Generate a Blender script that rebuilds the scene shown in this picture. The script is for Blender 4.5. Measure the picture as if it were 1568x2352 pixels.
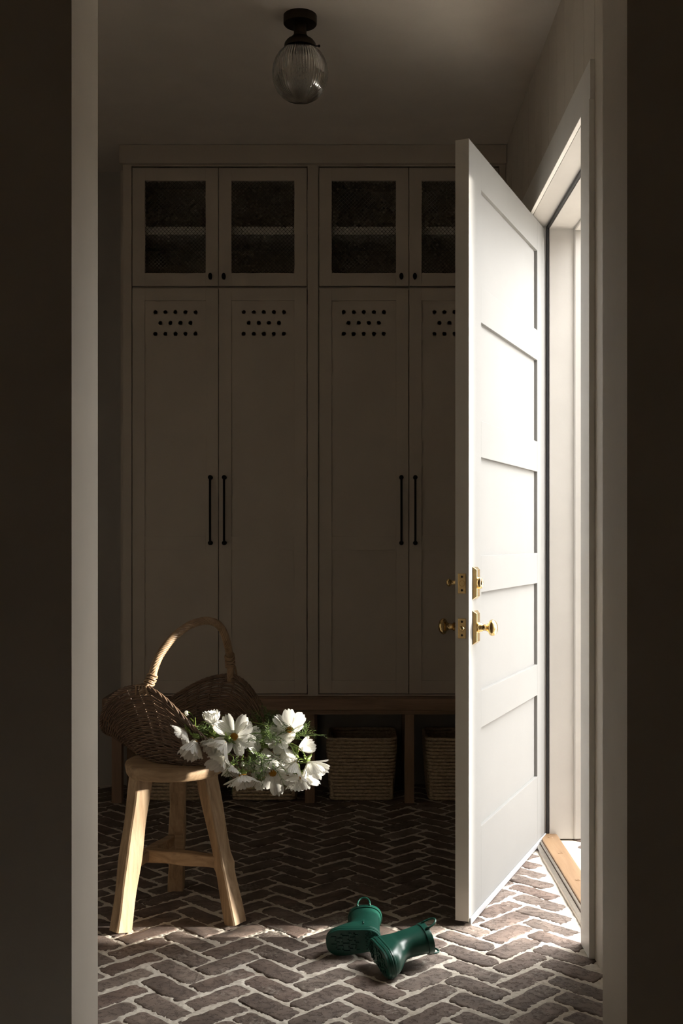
import bpy, bmesh, math, random
import numpy as np
from mathutils import Vector, Matrix

# ---------------------------------------------------------------- scene, camera, light
for _o in list(bpy.data.objects):
    bpy.data.objects.remove(_o)
SC = bpy.context.scene
COL = SC.collection
random.seed(7)
RNG = np.random.default_rng(7)

F_PX, CX, CY, CAM_H = 2538.0, 825.0, 1240.0, 1.2     # focal length in px of 1568x2352, vanishing point, eye height
cam_d = bpy.data.cameras.new("camera")
cam = bpy.data.objects.new("camera", cam_d)
COL.objects.link(cam)
cam.location = (0, 0, CAM_H)
cam.rotation_euler = (math.radians(90), 0, 0)
cam_d.sensor_fit = 'VERTICAL'
cam_d.sensor_height = 36.0
cam_d.sensor_width = 24.0
cam_d.lens = F_PX * 36.0 / 2352.0
cam_d.shift_x = (784.0 - CX) / 2352.0
cam_d.shift_y = (CY - 1176.0) / 2352.0
cam_d.clip_start = 0.05
SC.camera = cam

W = bpy.data.worlds.new("overcast_sky")
SC.world = W
W.use_nodes = True
bg = W.node_tree.nodes["Background"]
bg.inputs[0].default_value = (1.0, 0.985, 0.955, 1)
bg.inputs[1].default_value = 20.0

# hazy low sun reaching in past the edge of the open door
sl = bpy.data.lights.new("sun", 'SUN')
sl.energy = 16.0
sl.angle = math.radians(2.0)
sl.color = (1.0, 0.93, 0.82)
sun = bpy.data.objects.new("sun", sl)
COL.objects.link(sun)
SUN_AZ, SUN_EL = math.radians(0.3), math.radians(10.5)
sun.rotation_euler = Vector((-math.cos(SUN_AZ) * math.cos(SUN_EL), -math.sin(SUN_AZ) * math.cos(SUN_EL), -math.sin(SUN_EL))).to_track_quat('-Z', 'Y').to_euler()

# sampling portal in the outside doorway (gives off no light of its own)
pl = bpy.data.lights.new("sky_portal", 'AREA')
pl.shape = 'RECTANGLE'
pl.size, pl.size_y = 2.50, 1.20
pl.cycles.is_portal = True
po = bpy.data.objects.new("sky_portal", pl)
COL.objects.link(po)
po.location = (0.885, 3.866, 1.23)
po.rotation_euler = (0, math.radians(90), 0)

vs = SC.view_settings
vs.view_transform = 'Standard'
vs.look = 'None'
vs.gamma = 1.0
vs.use_curve_mapping = False
vs.exposure = 0.15
try:
    SC.cycles.max_bounces = 10
    SC.cycles.diffuse_bounces = 6
    SC.cycles.transmission_bounces = 8
    SC.cycles.use_denoising = True
    SC.cycles.sample_clamp_indirect = 12.0
except Exception:
    pass


def at(px, py, depth):
    return Vector(((px - CX) / F_PX * depth, depth, CAM_H - (py - CY) / F_PX * depth))


# ---------------------------------------------------------------- materials
def new_mat(name):
    m = bpy.data.materials.new(name)
    m.use_nodes = True
    nt = m.node_tree
    return m, nt, nt.nodes["Principled BSDF"]


def N(nt, kind, **kw):
    n = nt.nodes.new(kind)
    for k, v in kw.items():
        if hasattr(n, k):
            setattr(n, k, v)
        else:
            n.inputs[k].default_value = v
    return n


def ramp(nt, stops):
    r = nt.nodes.new("ShaderNodeValToRGB")
    el = r.color_ramp.elements
    while len(el) < len(stops):
        el.new(0.5)
    for e, (p, c) in zip(el, stops):
        e.position = p
        e.color = (*c, 1)
    return r


def paint(name, col, rough=0.5, var=0.04, scale=6.0, bump=0.02):
    m, nt, b = new_mat(name)
    tc = N(nt, "ShaderNodeTexCoord")
    no = N(nt, "ShaderNodeTexNoise", Scale=scale, Detail=4.0)
    nt.links.new(tc.outputs["Object"], no.inputs["Vector"])
    lo = tuple(c * (1 - var) for c in col)
    hi = tuple(min(1, c * (1 + var)) for c in col)
    r = ramp(nt, [(0.3, lo), (0.7, hi)])
    nt.links.new(no.outputs["Fac"], r.inputs[0])
    nt.links.new(r.outputs[0], b.inputs["Base Color"])
    b.inputs["Roughness"].default_value = rough
    n2 = N(nt, "ShaderNodeTexNoise", Scale=120.0, Detail=2.0)
    nt.links.new(tc.outputs["Object"], n2.inputs["Vector"])
    bp = N(nt, "ShaderNodeBump", Strength=bump, Distance=0.01)
    nt.links.new(n2.outputs["Fac"], bp.inputs["Height"])
    nt.links.new(bp.outputs[0], b.inputs["Normal"])
    return m


def wood(name, c1, c2, c3, axis='Z', scale=1.0, rough=0.6, bump=0.25):
    m, nt, b = new_mat(name)
    tc = N(nt, "ShaderNodeTexCoord")
    mp = N(nt, "ShaderNodeMapping")
    s = [14 * scale] * 3
    s['XYZ'.index(axis)] = 1.1 * scale
    mp.inputs["Scale"].default_value = s
    nt.links.new(tc.outputs["Object"], mp.inputs["Vector"])
    no = N(nt, "ShaderNodeTexNoise", Scale=3.0, Detail=7.0, Roughness=0.62, Distortion=0.6)
    nt.links.new(mp.outputs[0], no.inputs["Vector"])
    r = ramp(nt, [(0.28, c1), (0.5, c2), (0.72, c3)])
    nt.links.new(no.outputs["Fac"], r.inputs[0])
    # knots and fine pores
    n3 = N(nt, "ShaderNodeTexNoise", Scale=16.0, Detail=8.0, Roughness=0.7)
    nt.links.new(mp.outputs[0], n3.inputs["Vector"])
    pr = ramp(nt, [(0.30, (0.45, 0.42, 0.4)), (0.42, (1, 1, 1))])
    nt.links.new(n3.outputs["Fac"], pr.inputs[0])
    mx = N(nt, "ShaderNodeMixRGB", blend_type='MULTIPLY')
    mx.inputs[0].default_value = 0.55
    nt.links.new(r.outputs[0], mx.inputs[1])
    nt.links.new(pr.outputs[0], mx.inputs[2])
    nt.links.new(mx.outputs[0], b.inputs["Base Color"])
    b.inputs["Roughness"].default_value = rough
    bp = N(nt, "ShaderNodeBump", Strength=bump, Distance=0.004)
    nt.links.new(n3.outputs["Fac"], bp.inputs["Height"])
    nt.links.new(bp.outputs[0], b.inputs["Normal"])
    return m


def metal(name, col, rough, bump=0.0, bscale=60.0):
    m, nt, b = new_mat(name)
    tc = N(nt, "ShaderNodeTexCoord")
    no = N(nt, "ShaderNodeTexNoise", Scale=bscale, Detail=3.0)
    nt.links.new(tc.outputs["Object"], no.inputs["Vector"])
    r = ramp(nt, [(0.3, tuple(c * 0.85 for c in col)), (0.7, col)])
    nt.links.new(no.outputs["Fac"], r.inputs[0])
    nt.links.new(r.outputs[0], b.inputs["Base Color"])
    b.inputs["Metallic"].default_value = 1.0
    b.inputs["Roughness"].default_value = rough
    if bump:
        bp = N(nt, "ShaderNodeBump", Strength=bump, Distance=0.003)
        nt.links.new(no.outputs["Fac"], bp.inputs["Height"])
        nt.links.new(bp.outputs[0], b.inputs["Normal"])
    return m


def fibre(name, lo, hi, scale=(40, 40, 40), rough=0.65, bump=0.3):
    m, nt, b = new_mat(name)
    tc = N(nt, "ShaderNodeTexCoord")
    mp = N(nt, "ShaderNodeMapping")
    mp.inputs["Scale"].default_value = scale
    nt.links.new(tc.outputs["Object"], mp.inputs["Vector"])
    no = N(nt, "ShaderNodeTexNoise", Scale=1.0, Detail=5.0, Roughness=0.65)
    nt.links.new(mp.outputs[0], no.inputs["Vector"])
    r = ramp(nt, [(0.3, lo), (0.7, hi)])
    nt.links.new(no.outputs["Fac"], r.inputs[0])
    nt.links.new(r.outputs[0], b.inputs["Base Color"])
    b.inputs["Roughness"].default_value = rough
    bp = N(nt, "ShaderNodeBump", Strength=bump, Distance=0.004)
    nt.links.new(no.outputs["Fac"], bp.inputs["Height"])
    nt.links.new(bp.outputs[0], b.inputs["Normal"])
    return m


def brick_mat():
    m, nt, b = new_mat("brick_clay")
    tc = N(nt, "ShaderNodeTexCoord")
    geo = N(nt, "ShaderNodeNewGeometry")
    oi = N(nt, "ShaderNodeObjectInfo")
    base = ramp(nt, [(0.0, (0.150, 0.115, 0.097)), (0.35, (0.195, 0.157, 0.134)), (0.65, (0.170, 0.123, 0.102)), (1.0, (0.230, 0.190, 0.162))])
    nt.links.new(oi.outputs["Random"], base.inputs[0])
    n1 = N(nt, "ShaderNodeTexNoise", Scale=14.0, Detail=6.0, Roughness=0.6)
    nt.links.new(geo.outputs["Position"], n1.inputs["Vector"])
    r1 = ramp(nt, [(0.3, (0.62, 0.58, 0.56)), (0.7, (1.25, 1.2, 1.16))])
    nt.links.new(n1.outputs["Fac"], r1.inputs[0])
    mx = N(nt, "ShaderNodeMixRGB", blend_type='MULTIPLY')
    mx.inputs[0].default_value = 1.0
    nt.links.new(base.outputs[0], mx.inputs[1])
    nt.links.new(r1.outputs[0], mx.inputs[2])
    # pale mortar residue in specks
    n2 = N(nt, "ShaderNodeTexNoise", Scale=90.0, Detail=5.0, Roughness=0.7)
    nt.links.new(geo.outputs["Position"], n2.inputs["Vector"])
    n3 = N(nt, "ShaderNodeTexNoise", Scale=9.0, Detail=2.0)
    nt.links.new(geo.outputs["Position"], n3.inputs["Vector"])
    ad = N(nt, "ShaderNodeMath", operation='ADD')
    nt.links.new(n2.outputs["Fac"], ad.inputs[0])
    nt.links.new(n3.outputs["Fac"], ad.inputs[1])
    sr = ramp(nt, [(0.57, (0, 0, 0)), (0.66, (1, 1, 1))])
    hv = N(nt, "ShaderNodeMath", operation='MULTIPLY')
    hv.inputs[1].default_value = 0.5
    nt.links.new(ad.outputs[0], hv.inputs[0])
    nt.links.new(hv.outputs[0], sr.inputs[0])
    m2 = N(nt, "ShaderNodeMixRGB")
    m2.inputs[2].default_value = (0.36, 0.32, 0.27, 1)
    nt.links.new(sr.outputs[0], m2.inputs[0])
    nt.links.new(mx.outputs[0], m2.inputs[1])
    nt.links.new(m2.outputs[0], b.inputs["Base Color"])
    b.inputs["Roughness"].default_value = 0.72
    n4 = N(nt, "ShaderNodeTexNoise", Scale=55.0, Detail=8.0, Roughness=0.68)
    nt.links.new(geo.outputs["Position"], n4.inputs["Vector"])
    pit = ramp(nt, [(0.34, (0, 0, 0)), (0.48, (1, 1, 1))])
    nt.links.new(n4.outputs["Fac"], pit.inputs[0])
    bp = N(nt, "ShaderNodeBump", Strength=0.8, Distance=0.004)
    nt.links.new(pit.outputs[0], bp.inputs["Height"])
    nt.links.new(bp.outputs[0], b.inputs["Normal"])
    return m


def mortar_mat():
    m, nt, b = new_mat("lime_mortar")
    geo = N(nt, "ShaderNodeNewGeometry")
    n1 = N(nt, "ShaderNodeTexNoise", Scale=11.0, Detail=6.0, Roughness=0.6)
    nt.links.new(geo.outputs["Position"], n1.inputs["Vector"])
    r = ramp(nt, [(0.3, (0.56, 0.50, 0.42)), (0.7, (0.74, 0.69, 0.61))])
    nt.links.new(n1.outputs["Fac"], r.inputs[0])
    nt.links.new(r.outputs[0], b.inputs["Base Color"])
    b.inputs["Roughness"].default_value = 0.9
    n4 = N(nt, "ShaderNodeTexNoise", Scale=160.0, Detail=6.0, Roughness=0.7)
    nt.links.new(geo.outputs["Position"], n4.inputs["Vector"])
    bp = N(nt, "ShaderNodeBump", Strength=0.4, Distance=0.0025)
    nt.links.new(n4.outputs["Fac"], bp.inputs["Height"])
    nt.links.new(bp.outputs[0], b.inputs["Normal"])
    return m


M = {}
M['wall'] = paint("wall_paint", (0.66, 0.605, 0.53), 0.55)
M['ceil'] = paint("ceiling_paint", (0.74, 0.68, 0.61), 0.45)
M['trim'] = paint("trim_paint", (0.66, 0.625, 0.565), 0.42)
M['cab'] = paint("cabinet_paint", (0.515, 0.455, 0.38), 0.45)
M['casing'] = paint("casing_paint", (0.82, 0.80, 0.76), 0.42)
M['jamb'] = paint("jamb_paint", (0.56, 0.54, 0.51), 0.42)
M['wall_shade'] = paint("wall_paint_shade", (0.42, 0.39, 0.345), 0.55)  # shade of the back and left walls put into their colour
M['hall'] = paint("hall_paint", (0.74, 0.66, 0.56), 0.6)
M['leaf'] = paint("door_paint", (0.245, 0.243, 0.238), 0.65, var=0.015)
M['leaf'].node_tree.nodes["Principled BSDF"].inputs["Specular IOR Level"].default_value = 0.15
M['porch'] = paint("porch_paint", (0.70, 0.68, 0.64), 0.6)
M['blocker'] = paint("light_blocker_dark", (0.10, 0.09, 0.08), 0.7)  # dark so the added light-blocking walls bounce little back
M['brick'] = brick_mat()
M['mortar'] = mortar_mat()
M['ground'] = paint("outdoor_paving", (0.42, 0.39, 0.34), 0.85)
M['stool'] = wood("elm_wood", (0.24, 0.150, 0.078), (0.42, 0.285, 0.165), (0.56, 0.405, 0.25), 'Z', 1.0)
M['seat'] = wood("elm_wood_seat", (0.24, 0.150, 0.078), (0.42, 0.285, 0.165), (0.56, 0.405, 0.25), 'X', 1.0)
M['bench'] = wood("bench_oak", (0.22, 0.135, 0.085), (0.32, 0.205, 0.132), (0.41, 0.265, 0.172), 'X', 0.8, 0.45, 0.12)
M['benchleg'] = wood("bench_oak_leg", (0.22, 0.135, 0.085), (0.31, 0.195, 0.125), (0.38, 0.245, 0.155), 'Z', 0.8, 0.5, 0.12)
M['sill'] = wood("sill_oak", (0.20, 0.118, 0.062), (0.26, 0.16, 0.088), (0.31, 0.20, 0.115), 'Y', 0.8, 0.4, 0.1)
M['wicker'] = fibre("wicker_willow", (0.085, 0.050, 0.030), (0.20, 0.125, 0.075), (30, 30, 50), 0.5)
M['cane'] = fibre("handle_willow", (0.22, 0.135, 0.075), (0.44, 0.30, 0.175), (40, 40, 40), 0.42)
M['seagrass'] = fibre("seagrass", (0.32, 0.235, 0.145), (0.70, 0.56, 0.38), (60, 60, 120), 0.8)
M['brass'] = metal("polished_brass", (0.86, 0.63, 0.30), 0.16, 0.06, 90)
M['bronze'] = metal("dark_bronze", (0.055, 0.042, 0.03), 0.42, 0.05)
M['iron'] = metal("black_iron", (0.025, 0.023, 0.02), 0.5)
M['alu'] = metal("aluminium", (0.55, 0.50, 0.44), 0.35)
M['wire'] = metal("wire_bronze", (0.13, 0.12, 0.095), 0.5)
M['gasket'] = paint("black_gasket", (0.018, 0.018, 0.020), 0.45)
M['slot'] = paint("screw_slot", (0.03, 0.022, 0.012), 0.6)
M['sweep'] = paint("door_sweep_vinyl", (0.42, 0.43, 0.46), 0.35)
M['rubber'] = paint("green_rubber", (0.011, 0.072, 0.050), 0.30, var=0.12, scale=18)
M['sole'] = paint("green_rubber_sole", (0.006, 0.070, 0.048), 0.42, var=0.15, scale=25)
M['stem'] = paint("green_stem", (0.17, 0.24, 0.05), 0.5, var=0.2, scale=30)
M['fern'] = paint("green_fern", (0.10, 0.16, 0.035), 0.55, var=0.35, scale=25)
M['disc'] = paint("yellow_disc", (0.58, 0.27, 0.02), 0.8, var=0.3, scale=300, bump=0.5)


def petal_mat():
    m, nt, b = new_mat("white_petal")
    tc = N(nt, "ShaderNodeTexCoord")
    mp = N(nt, "ShaderNodeMapping")
    mp.inputs["Scale"].default_value = (1.5, 22, 1)
    nt.links.new(tc.outputs["Object"], mp.inputs["Vector"])
    no = N(nt, "ShaderNodeTexNoise", Scale=1.0, Detail=3.0)
    nt.links.new(mp.outputs[0], no.inputs["Vector"])
    r = ramp(nt, [(0.3, (0.86, 0.84, 0.78)), (0.65, (0.95, 0.945, 0.92))])
    nt.links.new(no.outputs["Fac"], r.inputs[0])
    nt.links.new(r.outputs[0], b.inputs["Base Color"])
    b.inputs["Roughness"].default_value = 0.55
    bp = N(nt, "ShaderNodeBump", Strength=0.5, Distance=0.05)
    nt.links.new(no.outputs["Fac"], bp.inputs["Height"])
    nt.links.new(bp.outputs[0], b.inputs["Normal"])
    tr = N(nt, "ShaderNodeBsdfTranslucent")
    tr.inputs[0].default_value = (0.93, 0.92, 0.85, 1)
    ms = N(nt, "ShaderNodeMixShader")
    ms.inputs[0].default_value = 0.42
    out = nt.nodes["Material Output"]
    nt.links.new(b.outputs[0], ms.inputs[1])
    nt.links.new(tr.outputs[0], ms.inputs[2])
    nt.links.new(ms.outputs[0], out.inputs[0])
    return m


M['petal'] = petal_mat()


def glass_mat():
    m, nt, b = new_mat("ribbed_glass")
    tc = N(nt, "ShaderNodeTexCoord")
    no = N(nt, "ShaderNodeTexNoise", Scale=40.0)
    nt.links.new(tc.outputs["Object"], no.inputs["Vector"])
    r = ramp(nt, [(0.3, (0.90, 0.90, 0.88)), (0.7, (0.97, 0.97, 0.95))])
    nt.links.new(no.outputs["Fac"], r.inputs[0])
    nt.links.new(r.outputs[0], b.inputs["Base Color"])
    b.inputs["Roughness"].default_value = 0.06
    b.inputs["IOR"].default_value = 1.48
    b.inputs["Transmission Weight"].default_value = 1.0
    return m


M['glass'] = glass_mat()

# ---------------------------------------------------------------- mesh helpers
ORG = {}          # world origin of every thing that carries parts


class MB:
    def __init__(self):
        self.v, self.f = [], []

    def add(self, vs_, fs_):
        o = len(self.v)
        self.v += [tuple(p) for p in vs_]
        self.f += [tuple(i + o for i in f) for f in fs_]
        return self

    def box(self, x0, x1, y0, y1, z0, z1):
        return self.add([(x0, y0, z0), (x1, y0, z0), (x1, y1, z0), (x0, y1, z0), (x0, y0, z1), (x1, y0, z1), (x1, y1, z1), (x0, y1, z1)],
                        [(0, 3, 2, 1), (4, 5, 6, 7), (0, 1, 5, 4), (1, 2, 6, 5), (2, 3, 7, 6), (3, 0, 4, 7)])

    def loft(self, rings, cap0=True, cap1=True, closed=True):
        n = len(rings[0])
        vs_ = [p for r in rings for p in r]
        fs_ = []
        for i in range(len(rings) - 1):
            for j in range(n if closed else n - 1):
                k = (j + 1) % n
                fs_.append((i * n + j, i * n + k, (i + 1) * n + k, (i + 1) * n + j))
        if cap0:
            fs_.append(tuple(range(n - 1, -1, -1)))
        if cap1:
            fs_.append(tuple(range((len(rings) - 1) * n, len(rings) * n)))
        return self.add(vs_, fs_)

    def tube(self, path, r, n=6, closed=False, cap=True):
        path = [Vector(p) for p in path]
        m = len(path)
        rs = r if isinstance(r, (list, tuple)) else [r] * m
        rings = []
        up = Vector((0, 0, 1))
        t0 = (path[1] - path[0]).normalized()
        nrm = t0.cross(up)
        if nrm.length < 1e-3:
            nrm = t0.cross(Vector((1, 0, 0)))
        nrm.normalize()
        for i, p in enumerate(path):
            if closed:
                t = path[(i + 1) % m] - path[i - 1]
            else:
                t = path[min(i + 1, m - 1)] - path[max(i - 1, 0)]
            t.normalize()
            nrm = nrm - t * nrm.dot(t)
            if nrm.length < 1e-6:
                nrm = t.orthogonal()
            nrm.normalize()
            bn = t.cross(nrm)
            rings.append([p + (nrm * math.cos(2 * math.pi * k / n) + bn * math.sin(2 * math.pi * k / n)) * rs[i] for k in range(n)])
        if closed:
            rings.append(rings[0])
            return self.loft(rings, False, False)
        return self.loft(rings, cap, cap)

    def lathe(self, prof, n=24, mat=None, cap0=True, cap1=True):
        mat = mat or Matrix.Identity(4)
        rings = [[mat @ Vector((r * math.cos(2 * math.pi * k / n), r * math.sin(2 * math.pi * k / n), z)) for k in range(n)] for r, z in prof]
        return self.loft(rings, cap0, cap1)

    def bar(self, a, b, w, h, roll=0.0, taper=1.0, lumps=None, segs=1):
        """rectangular beam from a to b, w across and h up, rolled about its axis"""
        a, b = Vector(a), Vector(b)
        t = (b - a).normalized()
        ref = Vector((0, 0, 1)) if abs(t.z) < 0.8 else Vector((0, 1, 0))
        s = t.cross(ref).normalized()
        u = s.cross(t)
        s, u = s * math.cos(roll) + u * math.sin(roll), u * math.cos(roll) - s * math.sin(roll)
        rings = []
        for i in range(segs + 1):
            q = i / segs
            p = a.lerp(b, q)
            k = 1 + (taper - 1) * q
            dw = dh = 0
            if lumps:
                dw, dh = lumps(q)
            c = 0.16
            W2, H2 = (w * k) / 2 + dw, (h * k) / 2 + dh
            pts = [(-W2, -H2 + 2 * H2 * c * .5), (-W2 + 2 * W2 * c * .5, -H2), (W2 - 2 * W2 * c * .5, -H2), (W2, -H2 + 2 * H2 * c * .5),
                   (W2, H2 - 2 * H2 * c * .5), (W2 - 2 * W2 * c * .5, H2), (-W2 + 2 * W2 * c * .5, H2), (-W2, H2 - 2 * H2 * c * .5)]
            rings.append([p + s * x + u * y for x, y in pts])
        return self.loft(rings)

    def mesh(self, name):
        me = bpy.data.meshes.new(name)
        me.from_pydata(self.v, [], self.f)
        me.update()
        return me

    def build(self, name, mat, parent=None, smooth=False, bevel=0.0, origin=None):
        o = origin
        if o is None:
            o = ORG.get(parent.name, Vector((0, 0, 0))) if parent else Vector((0, 0, 0))
        if o.length > 0:
            self.v = [(x - o.x, y - o.y, z - o.z) for x, y, z in self.v]
        me = self.mesh(name)
        bm = bmesh.new()
        bm.from_mesh(me)
        bmesh.ops.recalc_face_normals(bm, faces=bm.faces)
        bm.to_mesh(me)
        bm.free()
        ob = link(name, me, mat, parent)
        if parent:
            ORG[ob.name] = o
        elif o.length > 0:
            ob.location = o
            ORG[ob.name] = o
        if smooth:
            shade(me, smooth)
        if bevel:
            b = ob.modifiers.new("edge", 'BEVEL')
            b.width = bevel
            b.segments = 2
            b.limit_method = 'ANGLE'
        return ob


def shade(me, ang):
    me.polygons.foreach_set("use_smooth", [True] * len(me.polygons))
    if ang is not True:
        me.set_sharp_from_angle(angle=math.radians(ang))


def link(name, me, mat, parent=None):
    ob = bpy.data.objects.new(name, me)
    COL.objects.link(ob)
    if mat is not None and me is not None and not me.materials:
        me.materials.append(mat)
    ob.parent = parent
    return ob


def tag(o, label=None, cat=None, group=None, kind=None):
    if label:
        o["label"] = label
    if cat:
        o["category"] = cat
    if group:
        o["group"] = group
    if kind:
        o["kind"] = kind
    return o


def empty(name, loc, label=None, cat=None, group=None, kind=None):
    o = bpy.data.objects.new(name, None)
    COL.objects.link(o)
    o.empty_display_size = 0.05
    o.location = loc
    ORG[o.name] = Vector(loc)
    return tag(o, label, cat, group, kind)


def box_obj(name, mat, dims, parent=None, bevel=0.0, kind=None):
    o = MB().box(*dims).build(name, mat, parent, bevel=bevel)
    if kind:
        o["kind"] = kind
    return o


def copy_tree(o, parent=None):
    c = o.copy()
    COL.objects.link(c)
    c.parent = parent
    for ch in list(o.children):
        copy_tree(ch, c)
    return c


def catmull(pts, per=8):
    P = [Vector(p) for p in pts]
    P = [P[0] * 2 - P[1]] + P + [P[-1] * 2 - P[-2]]
    out = []
    for i in range(1, len(P) - 2):
        for k in range(per):
            t = k / per
            a, b, c, d = P[i - 1], P[i], P[i + 1], P[i + 2]
            out.append(0.5 * ((2 * b) + (c - a) * t + (2 * a - 5 * b + 4 * c - d) * t * t + (3 * b - a - 3 * c + d) * t ** 3))
    out.append(P[-2])
    return out


# ---------------------------------------------------------------- room dimensions
WX = 0.674                      # face of the boarded wall with the outside door
CEIL = 3.006
YB = 5.42                       # back wall
Y_NEAR0, Y_NEAR1 = 2.236, 2.46  # wall between the hall and the room
OP_L, OP_R = -0.582, 0.5415     # cased opening in it
DY0, DY1 = 3.285, 4.446         # outside door opening
HEAD = 2.462
XL = -1.9                       # left wall of the room
WT = 0.24                       # outside wall thickness

box_obj("ceiling", M['ceil'], (XL - 0.1, WX + 0.1, Y_NEAR0, YB + 0.1, CEIL, CEIL + 0.08), kind="structure")
box_obj("wall_back", M['wall_shade'], (XL - 0.1, WX + WT, YB, YB + 0.1, -0.1, CEIL + 0.08), kind="structure")
box_obj("wall_left", M['wall_shade'], (XL - 0.1, XL, Y_NEAR1, YB, -0.1, CEIL + 0.08), kind="structure")
wn = MB()
wn.box(-2.05, OP_L, Y_NEAR0, Y_NEAR1, -0.1, CEIL + 0.08)
wn.box(OP_R, 1.9, Y_NEAR0, Y_NEAR1, -0.1, CEIL + 0.08)
wn.box(OP_L, OP_R, Y_NEAR0, Y_NEAR1, 2.62, CEIL)
wn.build("wall_front", M['wall'])["kind"] = "structure"
# hall the picture is taken from
hl = MB()
hl.box(-1.75, -1.65, -1.6, Y_NEAR0, -0.1, CEIL + 0.08)
hl.box(1.65, 1.75, -1.6, Y_NEAR0, -0.1, CEIL + 0.08)
hl.box(-1.75, 1.75, -1.7, -1.6, -0.1, CEIL + 0.08)
hl.build("wall_hall", M['hall'])["kind"] = "structure"
box_obj("ceiling_hall", M['hall'], (-1.8, 1.8, -1.7, Y_NEAR0, CEIL, CEIL + 0.08), kind="structure")
box_obj("floor_hall", M['porch'], (-1.8, 1.8, -1.7, 2.26, -0.06, -0.004), kind="structure")

# wall with the outside door: core plus upright boards
wr = MB()
wr.box(WX + 0.012, WX + WT, Y_NEAR1, DY0 - 0.02, -0.1, CEIL + 0.08)
wr.box(WX + 0.012, WX + WT, DY1 + 0.02, YB, -0.1, CEIL + 0.08)
wr.box(WX + 0.012, WX + WT, DY0 - 0.02, DY1 + 0.02, HEAD + 0.02, CEIL + 0.08)
wall_r = wr.build("wall_right", M['gasket'])
wall_r.data.materials.clear()
wall_r.data.materials.append(M['wall'])
wall_r["kind"] = "structure"
edges = [3.32 + 0.1545 * k for k in range(-6, 14)]
for y0, y1 in zip(edges[:-1], edges[1:]):
    y0 = max(y0, Y_NEAR1)
    y1 = min(y1, YB)
    if y1 - y0 < 0.02:
        continue
    g = 0.0012
    spans = []
    if y1 <= 3.162 or y0 >= 4.57:
        spans = [(y0, y1, 0.0, CEIL)]
    elif y0 < 3.162 < y1:
        spans = [(y0, 3.162, 0.0, CEIL), (3.162, y1, 2.576, CEIL)]
    elif y0 < 4.57 < y1:
        spans = [(4.57, y1, 0.0, CEIL), (y0, 4.57, 2.576, CEIL)]
    else:
        spans = [(y0, y1, 2.576, CEIL)]
    mb = MB()
    for a, b, z0, z1 in spans:
        ga = g if a == y0 else 0.0
        gb = g if b == y1 else 0.0
        mb.add([(WX + 0.012, a + ga, z0), (WX + 0.012, b - gb, z0), (WX + 0.002, b - gb, z0), (WX, b - gb - 0.003 * (gb > 0), z0), (WX, a + ga + 0.003 * (ga > 0), z0), (WX + 0.002, a + ga, z0),
                (WX + 0.012, a + ga, z1), (WX + 0.012, b - gb, z1), (WX + 0.002, b - gb, z1), (WX, b - gb - 0.003 * (gb > 0), z1), (WX, a + ga + 0.003 * (ga > 0), z1), (WX + 0.002, a + ga, z1)],
               [(0, 1, 2, 3, 4, 5), (11, 10, 9, 8, 7, 6)] + [(i, (i + 1) % 6, 6 + (i + 1) % 6, 6 + i) for i in range(6)])
    mb.build("board", M['wall'], wall_r)

# casing of the outside door
cas = empty("trim_1", (WX, DY0, 0), kind="structure")
box_obj("casing_board", M['casing'], (WX - 0.017, WX, 3.162, 3.282, 0.0, HEAD), cas, bevel=0.0015)
box_obj("casing_board", M['casing'], (WX - 0.017, WX, DY1 + 0.004, DY1 + 0.124, 0.0, HEAD), cas, bevel=0.0015)
box_obj("casing_head", M['casing'], (WX - 0.014, WX, 3.162, DY1 + 0.124, HEAD + 0.0005, 2.577), cas, bevel=0.0015)
# jambs with stop and gasket
jm = empty("trim_2", (WX, DY1, 0), kind="structure")
XJ0, XS, XJ1 = WX + 0.001, WX + 0.088, WX + 0.215     # jamb inner edge, stop, jamb outer edge
jb = MB()
jb.box(XJ0, XJ1, DY0 - 0.02, DY0, 0, HEAD + 0.02)
jb.box(XS, XJ1, DY0, DY0 + 0.014, 0, HEAD)
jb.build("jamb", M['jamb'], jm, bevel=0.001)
jb = MB()
jb.box(XJ0, XJ1, DY1, DY1 + 0.02, 0, HEAD + 0.02)
jb.box(XS, XJ1, DY1 - 0.014, DY1, 0, HEAD)
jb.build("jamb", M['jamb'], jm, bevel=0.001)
jb = MB()
jb.box(XJ0, XJ1, DY0, DY1, HEAD, HEAD + 0.02)
jb.box(XS, XJ1, DY0, DY1, HEAD - 0.014, HEAD)
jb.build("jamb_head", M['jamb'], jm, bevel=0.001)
gk = MB()
gk.box(XS - 0.011, XS - 0.0005, DY0 + 0.001, DY0 + 0.012, 0.02, HEAD - 0.001)
gk.build("gasket", M['gasket'], jm, bevel=0.003)
gk = MB()
gk.box(XS - 0.011, XS - 0.0005, DY1 - 0.012, DY1 - 0.001, 0.02, HEAD - 0.001)
gk.build("gasket", M['gasket'], jm, bevel=0.003)
gk = MB()
gk.box(XS - 0.011, XS - 0.0005, DY0 + 0.012, DY1 - 0.012, HEAD - 0.012, HEAD - 0.001)
gk.build("gasket", M['gasket'], jm, bevel=0.003)
bd = MB()
bd.box(XJ1 - 0.03, XJ1 + 0.03, DY1 - 0.024, DY1 + 0.05, 0, HEAD + 0.03)
bd.build("brick_mould", M['jamb'], jm, bevel=0.006)
bd = MB()
bd.box(XJ1 - 0.03, XJ1 + 0.03, DY0 - 0.05, DY0 + 0.020, 0, HEAD + 0.03)
bd.build("brick_mould", M['jamb'], jm, bevel=0.006)
bd = MB()
bd.box(XJ1 - 0.03, XJ1 + 0.03, DY0 + 0.020, DY1 - 0.024, HEAD - 0.024, HEAD + 0.03)
bd.build("brick_mould", M['jamb'], jm, bevel=0.006)

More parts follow.
